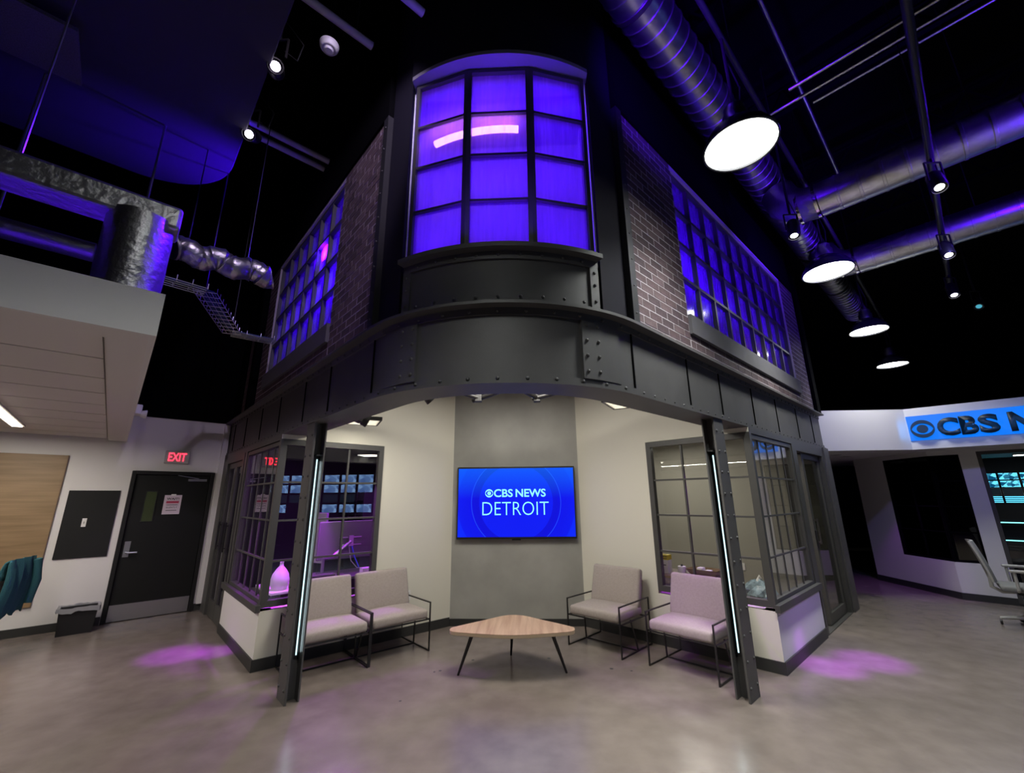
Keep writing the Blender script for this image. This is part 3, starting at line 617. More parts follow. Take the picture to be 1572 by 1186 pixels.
# ---------------------------------------------------------------- brick walls with upper windows
BZ0, BZ1 = 2.862, 4.975; CH = .0755; BL = .205
for sd in (1, -1):
    nm = 'sliding door side' if sd == 1 else 'exit door side'
    sN = (1.02-NX)*S2+.085; sF = 3.22 if sd == 1 else 1.75
    wS0 = (1.745-NX)*S2; wS1 = wS0+(3.60 if sd == 1 else 2.42); wZ0, wZ1 = 3.27, 4.93
    slZ = 3.07
    w = thing('wall_brick_'+SIDE[sd], 'brown brick upper wall on the '+nm, 'wall', FAC[sd], kind='structure')
    X = lambda s: sd*s
    bk = MB().box(X(sN), X(wS0), .0215, .15, BZ0, BZ1).box(X(wS1), X(sF), .0215, .15, BZ0, BZ1).box(X(wS0), X(wS1), .0215, .15, BZ0, slZ).box(X(wS0), X(wS1), .0215, .15, wZ1, BZ1)
    bk.build('mortar_bed', M_mortar, w)
    ms = [M_brick, M_brick2, M_brick3, M_brick]
    def lay(a, b, z0, z1):
        r = 0; z = z0
        while z+CH <= z1+.02:
            x = a-(BL/2 if r % 2 else 0)
            while x < b-.012:
                p, q = max(a, x)+.006, min(b, x+BL)-.006
                if q-p > .02:
                    pj = random.choice((.018, .019, .0195))
                    pbox('brick', random.choice(ms), w, X(p), X(q), pj, .024, z+.006, min(z+CH-.006, z1))
                x += BL
            z += CH; r += 1
    lay(sN, wS0, BZ0, BZ1); lay(wS0, wS1, BZ0, slZ); lay(wS1, sF, BZ0, BZ1)
    MB().box(X(wS0-.01), X(wS1+.01), -.012, .15, slZ, wZ0-.005).build('window_sill', M_stone, w)
    nC = 9 if sd == 1 else 6
    xs = [wS0+.03+(wS1-wS0-.06)*i/nC for i in range(nC+1)]
    grid_window('window_8' if sd == -1 else 'window_9', 'tall dark gridded upstairs window glowing violet on the '+nm, FAC[sd], [X(x) for x in xs], [3.30, 3.70, 4.10, 4.50, 4.90], .03, .09, .03, .085, .045, M_pglass)
    # black wall above the brick and beyond it
    struct(MB().box(X(sN-.085), X(sF), .0, .15, BZ1, 6.9).build('wall_upper_'+SIDE[sd], M_black, mtx=FAC[sd]), 'black wall above the brick on the '+nm, 'wall')
    # upstairs corridor behind the windows, painted white, lit violet
    struct(MB().box(X(wS0-.3), X(wS1+.2), .75, .8, 3.2, 5.02).build('wall_upstairs_'+SIDE[sd], M_upwall, mtx=FAC[sd]), 'pale upstairs wall behind the windows on the '+nm, 'wall')
    struct(MB().box(X(wS0-.3), X(wS1+.2), .16, .75, 3.15, 3.2).build('floor_upstairs_'+SIDE[sd], M_darkwall, mtx=FAC[sd]), 'dark upstairs floor behind the windows on the '+nm, 'floor')
    struct(MB().box(X(wS0-.3), X(wS1+.2), .16, .8, 5.02, 5.06).build('ceiling_upstairs_'+SIDE[sd], M_darkwall, mtx=FAC[sd]), 'dark upstairs ceiling behind the windows on the '+nm, 'ceiling')
    for k in range(2 if sd == -1 else 3):
        s_ = wS0+.35+k*1.15
        p = fp(sd, s_, .62, 3.45); light('violet_upstairs_lamp', 'AREA', p, ((18, 7, 2) if sd == -1 else (17, 6, 6))[k], VIOLET, fp(sd, s_+.1, .75, 4.3), .5, .2)
        t = thing('violet_light_bar', 'violet light bar on the upstairs floor behind the windows on the '+nm, 'light bar', TR(*fp(sd, s_, .66, 3.2)[:3], R_(45*sd)), 'upstairs light bars on the '+nm)
        MB().box(-.28, .28, -.04, .04, .0, .09).build('bar_housing', M_blkplastic, t, bevel=.006)
        MB().box(-.26, .26, -.03, .03, .09, .096).build('bar_lens', emat('violet lens', VIOLET, 3), t)
# far end brick return on the exit door side
wr = MB().box(-1.95, -3.33, .03, .15, 2.862, 6.9)
struct(wr.build('wall_upper_far', M_black, mtx=FAC[-1]), 'black wall between the brick and the exit door wall', 'wall')
w = thing('wall_brick_return', 'short strip of brick beyond the black downpipe', 'wall', FAC[-1], kind='structure')
MB().box(-1.95, -2.55, .02, .029, 2.862, 4.2).build('mortar_bed', M_mortar, w)
for r in range(17):
    x = 1.95-(BL/2 if r % 2 else 0)
    while x < 2.55:
        p, q = max(1.95, x)+.005, min(2.55, x+BL)-.005
        if q-p > .02: pbox('brick', random.choice(ms), w, -p, -q, .008, .021, 2.867+r*CH, 2.862+(r+1)*CH-.005)
        x += BL
struct(MB().box(-1.752, -1.94, -.06, .15, 2.862, 6.9).build('trim_8', M_black, mtx=FAC[-1]), 'black steel pier at the end of the brick wall', 'trim')
struct(MB().box(3.222, 3.42, -.03, .15, 2.862, 6.9).build('trim_9', M_black, mtx=FAC[1]), 'black steel pier at the end of the long brick wall', 'trim')
# bay interior
struct(MB().box(-.8, .8, 3.55, 3.6, 3.2, 5.09).build('wall_bay_back', M_upwall), 'pale wall inside the bay', 'wall')
struct(MB().prism([(-.74, 2.90), (-.26, 2.82), (.26, 2.82), (.74, 2.90), (.74, 3.55), (-.74, 3.55)], 3.30, 3.34).build('floor_bay', M_upwall), 'pale floor inside the bay', 'floor')
for sd in (1, -1): struct(MB().box(sd*.741, sd*.75, 2.9, 3.55, 3.3, 5.09).build('wall_bay_side_'+SIDE[sd], M_upwall), 'pale inner side of the bay on the '+('sliding door side' if sd == 1 else 'exit door side'), 'wall')
light('violet_bay_lamp', 'AREA', (0, 3.1, 5.05), 12, VIOLET, (0, 3.3, 3.6), 1.1, .3)
light('violet_bay_lamp', 'AREA', (0, 2.95, 3.38), 2.6, VIOLET, (0, 3.4, 4.6), 1.1, .15)
light('violet_bay_head_fill', 'AREA', (0, 2.64, 3.36), 3.5, VIOLET, (0, 2.66, 5.0), .9, .04, spread=60)  # added uplight with no fixture, brightens the bay soffit
at = thing('arched_light_tube', 'bright white arched light tube inside the bay', 'light tube')
apz = [(*ap(.22, R_(k)), 4.56) for k in range(-26, 10, 3)]
MB().tube(apz, .028, 8).build('tube', emat('white tube', (1, .85, 1), 6), at, smooth=True)
for k in (1, 6, 10): x, y, z = apz[k]; MB().tube([(x, y, z), (x, y, 5.09)], .004, 6).build('hanger', M_blkmetal, at)

# ---------------------------------------------------------------- television
tv = thing('television', 'wall mounted television showing a blue news logo', 'television', TR(.005, 5.965, 1.545))
TW, TH = 1.625, .955
MB().box(-TW/2, TW/2, 0, .045, -TH/2, TH/2).build('cabinet', M_blkplastic, tv, bevel=.006)
def screen_mat():
    m = bpy.data.materials.new('blue screen picture'); m.use_nodes = True; nt = m.node_tree; b = nt.nodes['Principled BSDF']
    tc = nt.nodes.new('ShaderNodeTexCoord'); 
    def vmath(op, a, bv):
        n = nt.nodes.new('ShaderNodeVectorMath'); n.operation = op; nt.links.new(a, n.inputs[0])
        n.inputs[1].default_value = bv; return n
    ln_ = vmath('MULTIPLY', tc.outputs['Object'], (1, 0, 1)); le = nt.nodes.new('ShaderNodeVectorMath'); le.operation = 'LENGTH'; nt.links.new(ln_.outputs[0], le.inputs[0])
    rp = nt.nodes.new('ShaderNodeValToRGB'); e = rp.color_ramp.elements; rp.color_ramp.interpolation = 'LINEAR'
    e[0].position = 0; e[0].color = (0, .006, .85, 1); e[1].position = 1; e[1].color = (.0, .02, .9, 1)
    for p, c in ((.50, (0, .008, .86, 1)), (.51, (0, .001, .66, 1)), (.605, (0, .001, .68, 1)), (.607, (.01, .06, .95, 1)), (.613, (.01, .06, .95, 1)), (.615, (0, .003, .78, 1)), (.80, (0, .006, .82, 1)), (.81, (0, .018, .9, 1))):
        q = e.new(p); q.color = c
    nt.links.new(le.outputs['Value'], rp.inputs[0])
    sp = nt.nodes.new('ShaderNodeSeparateXYZ'); nt.links.new(tc.outputs['Object'], sp.inputs[0])
    mr = nt.nodes.new('ShaderNodeMapRange'); mr.inputs[1].default_value = .05; mr.inputs[2].default_value = .5; mr.inputs[3].default_value = 0; mr.inputs[4].default_value = .10
    nt.links.new(sp.outputs['Z'], mr.inputs[0])
    ad = nt.nodes.new('ShaderNodeMixRGB'); ad.blend_type = 'ADD'; ad.inputs[2].default_value = (0, .9, .8, 1)
    nt.links.new(mr.outputs[0], ad.inputs[0]); nt.links.new(rp.outputs[0], ad.inputs[1])
    b.inputs['Base Color'].default_value = (.01, .01, .01, 1); b.inputs['Roughness'].default_value = .25; b.inputs['Specular IOR Level'].default_value = .12
    nt.links.new(ad.outputs[0], b.inputs['Emission Color']); b.inputs['Emission Strength'].default_value = 1.0
    return m
SW, SH = TW-.035, TH-.045
tvs = MB().box(-SW/2, SW/2, -.002, 0, -SH/2+.004, SH/2).build('screen', screen_mat(), tv)
M_logo = emat('pale cyan screen lettering', (.28, .90, 1), 1.0)
px = lambda a: (a-765)/1330*TW          # positions across the set, as seen on the panel
pz = lambda a: (537-a)/797*TH
def txt(t, x0, x1, z0, z1, off): obj('lettering', text_mesh('lettering', t, M_logo, px(x1)-px(x0), pz(z0)-pz(z1), .001, off), tvs, Matrix.Translation(((px(x0)+px(x1))/2, -.002, (pz(z0)+pz(z1))/2)))
txt('CBS', 517, 730, 391, 481, .022); txt('NEWS', 762, 1100, 391, 481, .022); txt('DETROIT', 388, 1130, 533, 680, -.012)
def eye_mesh(R, m, depth=.001):
    """disc with an eye-shaped opening and a round pupil"""
    b = MB(); n = 48
    def almond(a):     # radius of the almond outline at angle a
        c, s_ = abs(math.cos(a)), abs(math.sin(a)); hw, k = .90*R, .62*R   # two arcs
        Ra = (hw*hw+k*k)/(2*k); dc = Ra-k
        bq = dc*s_; return -bq+math.sqrt(bq*bq+Ra*Ra-dc*dc)
    for i in range(n):
        a, a2 = 2*PI*i/n, 2*PI*(i+1)/n
        o0, o1 = almond(a), almond(a2)
        q = [(R*math.cos(a), R*math.sin(a)), (R*math.cos(a2), R*math.sin(a2)), (o1*math.cos(a2), o1*math.sin(a2)), (o0*math.cos(a), o0*math.sin(a))]
        vs = [(x, -depth, z) for x, z in q]+[(x, 0, z) for x, z in q]
        b.add(vs, [(0, 1, 2, 3), (4, 7, 6, 5), (0, 4, 5, 1), (2, 6, 7, 3)])
        p = .47*R; q = [(0, 0), (p*math.cos(a), p*math.sin(a)), (p*math.cos(a2), p*math.sin(a2))]
        vs = [(x, -depth, z) for x, z in q]+[(x, 0, z) for x, z in q]
        b.add(vs, [(0, 1, 2), (1, 4, 5, 2)])
    return b.mesh('eye_emblem', m)
obj('eye_emblem', eye_mesh(px(464)-px(419), M_logo), tvs, Matrix.Translation((px(464), -.002, pz(437))))
MB().box(-.06, .06, .01, .04, -TH/2-.018, -TH/2).build('sensor_bar', M_blkplastic, tv, bevel=.004)
MB().box(-.25, .25, .045, .0745, -.2, .2).build('wall_bracket', M_blkmetal, tv)

# ---------------------------------------------------------------- armchairs
def cushion(name, w, d, h, parent, mtx, bev=.03):
    b = MB(); nx, ny = 10, 8; vs = []
    for top in (0, 1):
        for j in range(ny+1):
            for i in range(nx+1):
                u, v = i/nx*2-1, j/ny*2-1
                puff = .018*(1-u*u)*(1-v*v) if top else 0
                vs.append((u*w/2, v*d/2, h*top+puff))
    k = (nx+1)*(ny+1); fs = []
    for j in range(ny):
        for i in range(nx):
            a = j*(nx+1)+i; fs.append((a, a+nx+1, a+nx+2, a+1)); fs.append((k+a, k+a+1, k+a+nx+2, k+a+nx+1))
    edge = [i for i in range(nx)]+[nx+(nx+1)*j for j in range(ny)]+[(nx+1)*(ny+1)-1-i for i in range(nx)]+[(nx+1)*(ny-j) for j in range(ny)]
    for i in range(len(edge)): a, c = edge[i], edge[(i+1) % len(edge)]; fs.append((a, c, k+c, k+a))
    b.add(vs, fs); o = b.build(name, M_fabric, parent, mtx, smooth=False, bevel=bev, seg=3)
    o.data.polygons.foreach_set('use_smooth', [True]*len(o.data.polygons)); o.modifiers['bevel'].angle_limit = R_(50); return o
def make_chair():
    c = thing('armchair', '', 'armchair')
    w, d = .335, .32; t = .013
    for s in (-1, 1):
        x = s*w
        sf = MB().bar((x, -d, .0), (x, -d, .487), t).bar((x, d, .0), (x, d, .487), t).bar((x, -d, t/2), (x, d, t/2), t).bar((x, -d, .481), (x, d, .481), t)
        sf.build('side_frame', M_blkmetal, c)
        MB().bar((x-s*.03, -.05, .31), (x-s*.001, .02, .008), t).build('strut', M_blkmetal, c)
    MB().bar((-w, .02, t/2), (w, .02, t/2), t).build('floor_rail', M_blkmetal, c)
    MB().bar((-w, -d+.02, .31), (w, -d+.02, .31), t).bar((-w, .22, .31), (w, .22, .31), t).bar((-w, -d+.02, .31), (-w, .30, .31), t).bar((w, -d+.02, .31), (w, .30, .31), t).build('seat_frame', M_blkmetal, c)
    cushion('seat', .635, .52, .095, c, Matrix.Translation((0, -.055, .318)))
    cushion('backrest', .635, .42, .085, c, Matrix.Translation((0, .245, .575)) @ Matrix.Rotation(R_(75), 4, 'X'))
    return c
ch = make_chair()
CH_ = [((1.066, 5.339), -42, 'beige armchair between the television and the chair by the sliding door side column'),
       ((1.80, 4.713), -45.4, 'beige armchair behind the steel column on the sliding door side'),
       ((-1.40, 5.119), 43.5, 'beige armchair between the television and the chair by the exit door side column'),
       ((-1.895, 4.638), 43.5, 'beige armchair behind the steel column on the exit door side')]
for i, ((x, y), a, lb) in enumerate(CH_):
    o = ch if i == 0 else copy_tree(ch); o.matrix_world = TR(x, y, 0, R_(a)); tag(o, lb, 'armchair', 'beige armchairs in the alcove')

# ---------------------------------------------------------------- coffee table
ct = thing('coffee_table', 'rounded triangular oak coffee table on three black legs', 'coffee table', TR(0, 4.6, 0))
def pick(n=72, k=1.0):
    ctrl = [(-.60, -.09), (-.575, -.17), (-.45, -.215), (0, -.285), (.45, -.205), (.575, -.155), (.60, -.07), (.56, 0.0), (.30, .22), (.12, .37), (0, .405), (-.12, .37), (-.30, .21), (-.56, -.02)]
    out = []; m = len(ctrl)
    for i in range(m):
        p0, p1, p2, p3 = [Vector((*ctrl[(i+q-1) % m], 0)) for q in range(4)]
        for s in range(6):
            t = s/6; v = .5*((2*p1)+(-p0+p2)*t+(2*p0-5*p1+4*p2-p3)*t*t+(-p0+3*p1-3*p2+p3)*t**3); out.append((v.x*k, v.y*k))
    return out
MB().prism(pick(), .378, .382).build('top_veneer', M_oak, ct)
MB().prism(pick(), .350, .3778).build('top_board', M_edge, ct, bevel=.004)
for (x0, y0), (x1, y1) in (((-.38, -.12), (-.511, -.126)), ((.38, -.09), (.51, -.058)), ((-.01, .25), (-.035, .403))):
    MB().tube([(x0, y0, .35), (x1, y1, 0)], .016, 12, radii=[.019, .011]).build('leg', M_blkmetal, ct, smooth=True)
    MB().box(x0-.04, x0+.04, y0-.04, y0+.04, .342, .35).build('leg_plate', M_blkmetal, ct)

# floor specks and marks
for k, (x, y) in enumerate(((-.75, 4.55), (-.70, 4.58), (.95, 4.65), (1.13, 4.60), (-.42, 4.86), (.36, 4.92), (-.9, 3.95))):
    tag(MB().lathe([(0, 0), (.012+.004*(k % 3), 0), (.01, .0015), (0, .002)], 7, (x, y, 0)).build('floor_anchor', M_ink), 'small dark anchor mark on the concrete floor near the coffee table', 'floor mark', 'dark marks on the floor')

# ---------------------------------------------------------------- alcove ceiling fixtures
EM_A = emat('alcove panel diffuser', (1, .95, .84), 6)
def alcove_panel(x, y, rz, label):
    t = thing('alcove_light_panel', label, 'light', TR(x, y, 2.455, rz))
    MB().box(-.20, -.18, -.20, .20, -.02, .02).box(.18, .20, -.20, .20, -.02, .02).box(-.18, .18, -.20, -.18, -.02, .02).box(-.18, .18, .18, .20, -.02, .02).build('frame', M_blkmetal, t)
    MB().box(-.18, .18, -.18, .18, -.004, .004).build('diffuser', EM_A, t)
    for k in range(7): pbox('louver', mat('cream louver', (.5, .47, .40), .5), t, -.18, .18, -.165+k*.053, -.155+k*.053, -.02, -.005)
    MB().tube([(0, 0, .02), (0, 0, .645)], .012, 8).build('drop_rod', M_blkmetal, t)
    a = light('alcove_panel_lamp', 'AREA', (x, y, 2.43), 7, (1, .95, .84), None, .34, .34); return t
alcove_panel(-1.68, 4.592, R_(27), 'square louvered light panel over the chairs on the exit door side')
alcove_panel(1.13, 3.86, R_(-27), 'square louvered light panel over the chairs on the sliding door side')
ceil_panel((0, 4.2, 3.07), 0, 1.2, .9, 'added fill light panel out of view over the coffee table', EM_P, 46, (1, .95, .86))  # alcove fill light added in the form of a panel, out of view
gr = thing('lighting_grid', 'black pipe lighting grid hanging over the alcove', 'lighting grid')
for p, q in (((-1.1, 4.2, 2.86), (-.35, 4.75, 2.72)), ((-.45, 4.8, 2.71), (.25, 4.35, 2.82)), ((-.05, 4.4, 2.82), (.32, 4.8, 2.72)), ((.25, 4.8, 2.72), (.95, 4.5, 2.82))):
    MB().tube([p, q], .026, 10).build('pipe', M_blkmetal, gr, smooth=True)
for x, y, z in ((-.38, 4.74, 2.74), (.3, 4.8, 2.74)):
    MB().tube([(x, y, z), (x, y, 3.098)], .008, 6).build('drop_rod', M_blkmetal, gr)
    MB().box(x-.04, x+.04, y-.04, y+.04, z-.06, z+.02).build('clamp', M_blkmetal, gr, bevel=.006)
def stage_lamp(x, y, z, ry, label):
    t = thing('stage_lamp', label, 'stage lamp', Matrix.Translation((x, y, z)) @ Matrix.Rotation(R_(35), 4, 'Z') @ Matrix.Rotation(R_(ry), 4, 'Y'))
    MB().box(-.10, .10, -.06, .06, -.05, .05).build('lamp_body', M_blkmetal, t, bevel=.008)
    MB().lathe([(0, 0), (.06, 0), (.07, .06), (.062, .06), (.05, .01), (0, .01)], 16, (.10, 0, 0), 'X').build('lens_hood', M_blkmetal, t, smooth=True)
    for k in range(4): pbox('heat_fin', M_alu, t, -.09+k*.035, -.08+k*.035, -.064, .064, .05, .075)
    MB().bar((0, -.07, 0), (0, -.07, .11), .012).bar((0, .07, 0), (0, .07, .11), .012).bar((0, -.07, .11), (0, .07, .11), .012).build('yoke', M_blkmetal, t)
    pbox('rating_label', M_wplastic, t, -.03, .03, -.0615, -.06, -.03, .02)
stage_lamp(-.95, 4.35, 2.74, 40, 'black stage lamp clamped to the pipe grid over the alcove')
stage_lamp(-1.55, 4.05, 2.42, 20, 'small stage lamp hung below the beam on the exit door side')

# ---------------------------------------------------------------- right side: fascia with sign, corner window, control room
FKX, FKY = 6.46, 7.15; FT = (.78, -.6258); FZ0, FZ1 = 2.30, 2.97
FSM = TR(FKX, FKY, 0, math.atan2(FT[1], FT[0]))
def fs(s, d): return (FKX+FT[0]*s-FT[1]*d*1.0*(-1)*-1, FKY+FT[1]*s+FT[0]*d) if False else (FKX+FT[0]*s+.6258*d, FKY+FT[1]*s+.78*d)
struct(MB().prism([(4.95, FKY), (FKX, FKY), fs(3.6, 0), fs(3.6, .12), (FKX+.03, FKY+.13), (4.95, FKY+.13)], FZ0, FZ1).build('wall_fascia', M_white), 'white fascia band carrying the news sign', 'wall')
struct(MB().prism([(4.95, FKY+.13), (FKX+.03, FKY+.13), fs(3.6, .12), fs(3.6, 5), (6.95, 12), (4.95, 12)], FZ0, FZ0+.04).build('ceiling_right', M_white), 'white soffit behind the sign fascia', 'ceiling')
for x, y in ((5.75, 7.9), (6.2, 8.3)):
    t = thing('recessed_downlight', 'unlit recessed downlight in the white soffit', 'downlight', TR(x, y, FZ0), 'soffit downlights'); MB().lathe([(.05, -.006), (.085, -.006), (.085, 0), (.05, 0), (.05, -.006)], 18).build('trim_ring', M_grey, t); MB().lathe([(0, -.002), (.05, -.002), (.05, 0), (0, 0)], 18).build('lens', M_blkplastic, t)
sg = thing('news_sign', 'backlit blue sign with black CBS NEWS letters and eye emblem', 'sign', FSM)
sgp = MB().box(.005, 2.6, -.012, 0, 2.44, 2.84).build('backlit_panel', emat('blue backlit panel', (.0, .17, .86), 1.0), sg)
M_let = mat('black letter paint', (.010, .016, .022), .45)
def letters(t, x0, x1, z0, z1): obj('letter', text_mesh('letter', t, M_let, x1-x0, z1-z0, .045, .045), sgp, Matrix.Translation(((x0+x1)/2, -.012, (z0+z1)/2)))
obj('eye_emblem', eye_mesh(.142, M_let, .045), sgp, Matrix.Translation((.172, -.012, 2.618)))
for t, x0, x1 in (('C', .345, .59), ('B', .60, .79), ('S', .80, 1.01), ('N', 1.11, 1.36), ('E', 1.41, 1.58), ('W', 1.60, 1.95), ('S', 1.97, 2.18)): letters(t, x0, x1, 2.48, 2.765)
a = light('sign_glow', 'AREA', (FKX+FT[0]*1.0-.6258*.12, FKY+FT[1]*1.0-.78*.12, 2.62), 2.2, (.05, .35, 1), (FKX+FT[0]*1.0+.6258, FKY+FT[1]*1.0+.78, 2.62), 2.2, .3)
a = light('fascia_wash', 'SPOT', (5.0, 3.6, 4.6), 170, (.30, .29, 1), (6.0, 7.1, 2.6), .1, spot=60, blend=.8)
# wall with the corner window: first run along y, second run along (1,-1)
KX, KY = 6.946, 7.475
W1M = TR(KX, KY, 0, R_(90)); W2M = TR(KX, KY, 0, R_(-45))       # local x: away from the kink
w1 = MB().box(0, 1.66, -.12, 0, 0, .55).box(.93, 1.66, -.12, 0, .55, 2.3).box(0, .93, -.12, 0, 2.22, 2.3)
struct(w1.build('wall_right_corridor', M_white, mtx=W1M), 'white wall beside the dark doorway with a black corner window', 'wall')
w2 = MB().box(0, .37, .0, .12, 0, .55).box(0, .37, 0, .12, 2.22, 2.3).box(.37, .57, 0, .12, 0, 2.3).box(.57, 3.2, 0, .12, 2.25, 2.3)
struct(w2.build('wall_right_control', M_white, mtx=W2M), 'white pier between the corner window and the control room glass', 'wall')
struct(MB().box(0, 1.66, 0, .014, 0, .1).build('baseboard_right_corridor', M_base, mtx=W1M), 'black baseboard under the black corner window', 'baseboard')
struct(MB().box(-.006, .57, -.014, 0, 0, .1).build('baseboard_right_control', M_base, mtx=W2M), 'black baseboard at the white pier', 'baseboard')
grid_window('window_10', 'black corner window of a dark room, long face', W1M, [.02, .47, .90], [.58, 1.0, 1.4, 1.8, 2.19], .03, .10, .02, .05, -.10, M_dglass, fm=M_black)
grid_window('window_11', 'black corner window of a dark room, short face', W2M, [.03, .34], [.58, 1.0, 1.4, 1.8, 2.19], .03, .10, .02, .05, .0, M_dglass, fm=M_black)
grid_window('window_12', 'large control room window full of glowing screens', W2M, [.62, 1.9, 3.1], [.08, 2.2], .05, .10, .03, .06, .0, M_glass, fm=M_frame)
struct(MB().prism([(KX+.13, KY+.2), (KX+.13, 9.2), (KX+.2, 12), (11.5, 12), (11.5, 9), (KX+.35, KY-.05)], .002, .008).build('floor_control_room', mat('dark room carpet', (.02, .02, .022), .9)), 'dark carpet of the control room', 'floor')
CRM = W2M @ Matrix.Translation((0, 3.1, 0))
struct(MB().box(-.6, 4.5, 0, .1, 0, 2.3).build('wall_control_back', M_darkwall, mtx=CRM), 'dark control room wall behind the screens', 'wall')
struct(MB().box(.40, .44, .13, 3.0, 0, 2.3).build('wall_control_side', M_black, mtx=W2M), 'black partition beside the control room', 'wall')
scr_m = []
for k in range(4):
    m = bpy.data.materials.new('multiview screen'); m.use_nodes = True; nt = m.node_tree; b = nt.nodes['Principled BSDF']
    tc = nt.nodes.new('ShaderNodeTexCoord'); n = nt.nodes.new('ShaderNodeTexWave' if k == 3 else 'ShaderNodeTexVoronoi'); 
    if k == 3: n.bands_direction = 'Z'; n.inputs['Scale'].default_value = 9
    else: n.inputs['Scale'].default_value = 9+4*k
    nt.links.new(tc.outputs['Object'], n.inputs['Vector'])
    r = nt.nodes.new('ShaderNodeValToRGB'); r.color_ramp.elements[0].color = (.0, .05, .12, 1); r.color_ramp.elements[1].color = (.12, .62, .85, 1); r.color_ramp.elements[0].position = .2; r.color_ramp.elements[1].position = .6
    nt.links.new(n.outputs['Color'], r.inputs[0]); nt.links.new(r.outputs[0], b.inputs['Emission Color']); b.inputs['Emission Strength'].default_value = 1.6; b.inputs['Base Color'].default_value = (0, 0, 0, 1); scr_m.append(m)
dark_s = emat('dark screen', (.01, .02, .03), .5)
for c in range(6):
    for r in range(4):
        t = thing('wall_screen', ('glowing blue picture screen' if r != 2 else 'dark framed screen')+' in the control room video wall', 'screen', CRM @ Matrix.Translation((.65+c*.285, -.03, 1.93-r*.150)), 'dark video wall screens' if r == 2 else 'glowing video wall screens')
        bz = MB().box(-.134, .134, 0, .03, -.07, .07).build('bezel', M_grey if r == 2 else M_blkplastic, t)
        MB().box(-.126, .126, -.003, 0, -.062, .062).build('picture', dark_s if r == 2 else scr_m[(c+r) % 3 if r < 2 else 3], bz)
bright = mat('bright multiview', (0, 0, 0), .4); nt = bright.node_tree; b = nt.nodes['Principled BSDF']; tc = nt.nodes.new('ShaderNodeTexCoord'); n = nt.nodes.new('ShaderNodeTexVoronoi'); n.inputs['Scale'].default_value = 5
r = nt.nodes.new('ShaderNodeValToRGB'); r.color_ramp.elements[0].color = (.02, .06, .25, 1); r.color_ramp.elements[1].color = (.35, .6, 1, 1); nt.links.new(tc.outputs['Object'], n.inputs['Vector']); nt.links.new(n.outputs['Color'], r.inputs[0]); nt.links.new(r.outputs[0], b.inputs['Emission Color']); b.inputs['Emission Strength'].default_value = 5
mw_ = thing('monitor_stand', 'floor stand carrying a bank of news monitors across the studio', 'stand', TR(7.9, 0, 0))
for y in (-2.6, .9): pbox('post', M_blkmetal, mw_, .045, .12, y-.04, y+.04, 0, 2.65)
pbox('back_board', M_black, mw_, .0, .04, -2.8, 1.25, 1.15, 2.62); pbox('foot', M_blkmetal, mw_, -.35, .35, -2.7, -2.5, 0, .05); pbox('foot', M_blkmetal, mw_, -.35, .35, .8, 1.0, 0, .05)
for c in range(6):
    for r in range(4):
        if (c*3+r*5) % 7 == 4: continue
        t = thing('studio_monitor', 'bright monitor in the bank on the floor stand', 'monitor', TR(7.82, -2.5+c*.64, 2.32-r*.34, R_(-90)), 'monitors on the floor stand')
        MB().box(-.29, .29, 0, .06, -.155, .155).build('bezel', M_blkplastic, t); MB().box(-.27, .27, -.003, 0, -.135, .135).build('picture', bright if r != 2 else emat('dim monitor', (.03, .06, .10), 1), t)
cd = thing('control_desk', 'dark control room desk with glowing edges', 'desk', CRM @ Matrix.Translation((1.6, -1.1, 0)))
MB().box(-1.1, 1.1, -.35, .35, .70, .74).build('desktop', M_blkplastic, cd)
MB().box(-1.1, 1.1, -.33, -.30, .009, .70).build('front_panel', M_blkplastic, cd)
for z in (1.10, .80): MB().box(-1.1, 1.1, -.37, -.352, z-.008, z+.008).build('light_line', emat('cyan light line', (.3, .95, 1), 1.8), cd)
MB().box(-1.1, 1.1, -.352, -.32, .74, 1.13).build('console_back', M_blkplastic, cd)
light('control_room_lamp', 'AREA', tuple((W2M @ Vector((1.3, 1.4, 2.25)))), 6, COOL, None, .3, .3)
t = thing('control_room_downlight', 'bright square ceiling light in the control room', 'light', W2M @ Matrix.Translation((1.15, 2.0, 2.27)))
MB().box(-.12, .12, -.12, .12, 0, .03).build('tray', M_wplastic, t); MB().box(-.11, .11, -.11, .11, -.006, 0).build('diffuser', emat('control lamp', (1, 1, .95), 5), t)

